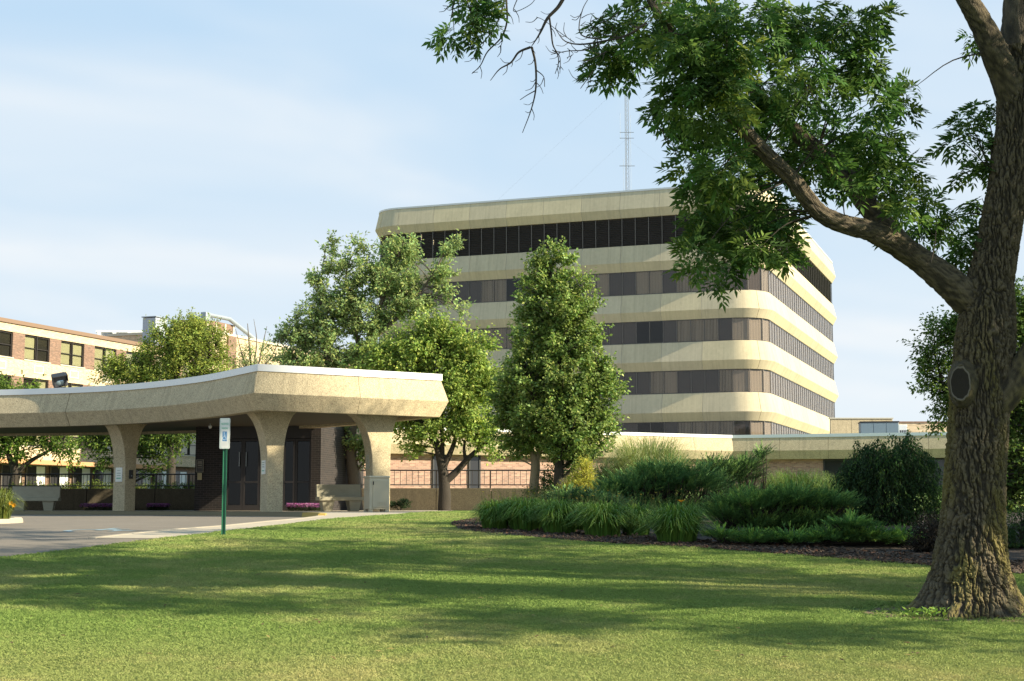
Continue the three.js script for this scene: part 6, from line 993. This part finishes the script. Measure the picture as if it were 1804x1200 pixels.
{
  const r = rng(302), tuft = (seed, n, h, w) => { const q = rng(seed), B = buf(); for (let i = 0; i < n; i++) { const a = q() * 6.28, x = (q() - 0.5) * 0.07, z = (q() - 0.5) * 0.07, l = h * (0.55 + 0.6 * q()), lean = 0.25 + 0.75 * q(), k = B.k, cx = Math.cos(a), sz = Math.sin(a), v = 0.8 + 0.4 * q(); B.p.push(x - sz * w, 0, z + cx * w, x + sz * w, 0, z - cx * w, x + cx * l * lean * 0.35 + sz * w * 0.7, l * 0.6, z + sz * l * lean * 0.35 - cx * w * 0.7, x + cx * l * lean, l * (1 - 0.25 * lean), z + sz * l * lean); B.c.push(...[0, 1, 2, 3].flatMap(() => [v, v, v])); B.i.push(k, k + 1, k + 2, k, k + 2, k + 3); B.k += 4; } return bufGeo(B); };
  const gm = leafMat(0.95, 0.35), kinds = [tuft(1, 14, 0.042, 0.0022), tuft(2, 14, 0.046, 0.0022), tuft(3, 12, 0.036, 0.0024)], spots = [[], [], []];
  const m = new THREE.Matrix4(), q = new THREE.Quaternion(), up = V(0, 1, 0), c = new THREE.Color();
  let n = 0, tries = 0; const N = 400000;
  while (n < N && tries++ < 3e6) {
    const u = r(), D = 10 + 28.3 * Math.pow(u, 1.85), x = (r() * 2 - 1) * (0.365 * D + 0.4);
    if (!inside(x, D, lawnPoly) || (x > -1.2 && inside(x, D, bedPoly) && r() > 0.0)) continue;
    const tx = (x - 4.5) / 1.15, tz = (D - 14.85) / 0.72; if (tx * tx + tz * tz < 1 + 0.5 * fbm(x * 3, D * 3, 2, 2) && r() < 0.9) continue;
    spots[n % 3].push([x, D]); n++;
  }
  spots.forEach((S, j) => {
    const im = new THREE.InstancedMesh(kinds[j], gm, S.length);
    S.forEach(([x, D], k) => {
      q.setFromAxisAngle(up, r() * 6.28); const s = (0.6 + 0.4 * r()) * (1 + 0.016 * (D - 10)), hgt = s * (0.8 + 0.45 * (0.5 + fbm(x * 0.9, D * 0.9, 3, 2))); m.compose(V(x, hD(D) - 0.004, -D), q, V(s * 1.15, hgt, s * 1.15)); im.setMatrixAt(k, m);
      const p = fbm(x * 0.33, D * 0.33, 7.7, 3) + 0.6 * fbm(x * 2.1, D * 2.1, 1.7, 2), dry = clamp(0.09 + 0.26 * sstep(14.5, 11.5, D) + sstep(-0.15, 0.55, p) * 0.45 + (r() < 0.04 ? 0.3 : 0)), v = 0.95 + 0.1 * r(); c.setRGB(lerp(0.19, 0.52, dry) * v, lerp(0.29, 0.45, dry) * v, lerp(0.066, 0.2, dry) * v); im.setColorAt(k, c);  // straw tone in patches, and stronger towards the near edge of the lawn
    });
    im.name = 'lawn_grass' + (j ? `_00${j}` : ''); im.userData = { kind: 'stuff', label: 'mown green lawn grass with drier patches' }; im.castShadow = im.receiveShadow = true; scene.add(im);
  });
  // a little bare earth round the foot of the ash
  const pts = []; for (let i = 0; i < 30; i++) { const a = i / 30 * 6.283, k = 0.8 + 0.25 * n3(Math.cos(a) * 2, Math.sin(a) * 2, 4); pts.push([4.5 + Math.cos(a) * k * 1.2, 14.85 + Math.sin(a) * k * 0.78]); }
  struct('bare_earth', drape(pts, hD, 0.006, 0.3), new THREE.MeshStandardMaterial({ map: rep(paveColor, 0.7, 0.7), color: new THREE.Color().setRGB(0.6, 0.5, 0.38), bumpMap: rep(aggBump, 0.8, 0.8), bumpScale: 0.02, roughness: 1 }));
}
{ // weeds sprouting at the foot of the ash, and a few fallen leaves on the lawn
  const p = at(1628, 1072, 14.55), o = thing('sprout', 'small bright green weeds sprouting left of the ash trunk foot', 'weed', [p.x, hD(14.55), p.z]), B = buf(), r = rng(501), N2 = V();
  for (let i = 0; i < 90; i++) { rndDir(r, N2); const x = (r() - 0.5) * 0.42, z = (r() - 0.5) * 0.2; leaf(B, x, 0.02 + 0.07 * r(), z, V(N2.x, 0.35 + 0.4 * r(), N2.z).normalize(), V(N2.z, 1, -N2.x).normalize(), 0.05, 0.026, vary(r, [0.2, 0.32, 0.06])); }
  const st = buf(); for (let i = 0; i < 20; i++) { const x = (r() - 0.5) * 0.4, z = (r() - 0.5) * 0.18; strip(st, [V(x, 0, z), V(x + 0.01, 0.05, z), V(x + 0.02, 0.09, z)], [0.004, 0.003, 0.002], V(1, 0, 0), [0.16, 0.24, 0.05]); }
  mesh('foliage', bufGeo(B), LM.soft, o); mesh('stem', bufGeo(st), LM.soft, o);
  const F = buf(); for (let i = 0; i < 70; i++) { const D = 12 + 14 * r() * r(), x = (r() * 2 - 1) * 0.34 * D; if (!inside(x, D, lawnPoly)) continue; rndDir(r, N2); leaf(F, x, hD(D) + 0.035 + 0.012 * r(), -D, V(N2.x, 0.15, N2.z).normalize(), V(0.2 * N2.z, 1, 0.2), 0.055 + 0.03 * r(), 0.026, r() < 0.4 ? [0.35, 0.28, 0.1] : [0.16, 0.1, 0.05]); }
  const fl = mesh('fallen_leaves', bufGeo(F), LM.soft); fl.userData = { kind: 'stuff', label: 'a few dry fallen leaves scattered on the lawn' };
}
renderer.render(scene, camera);
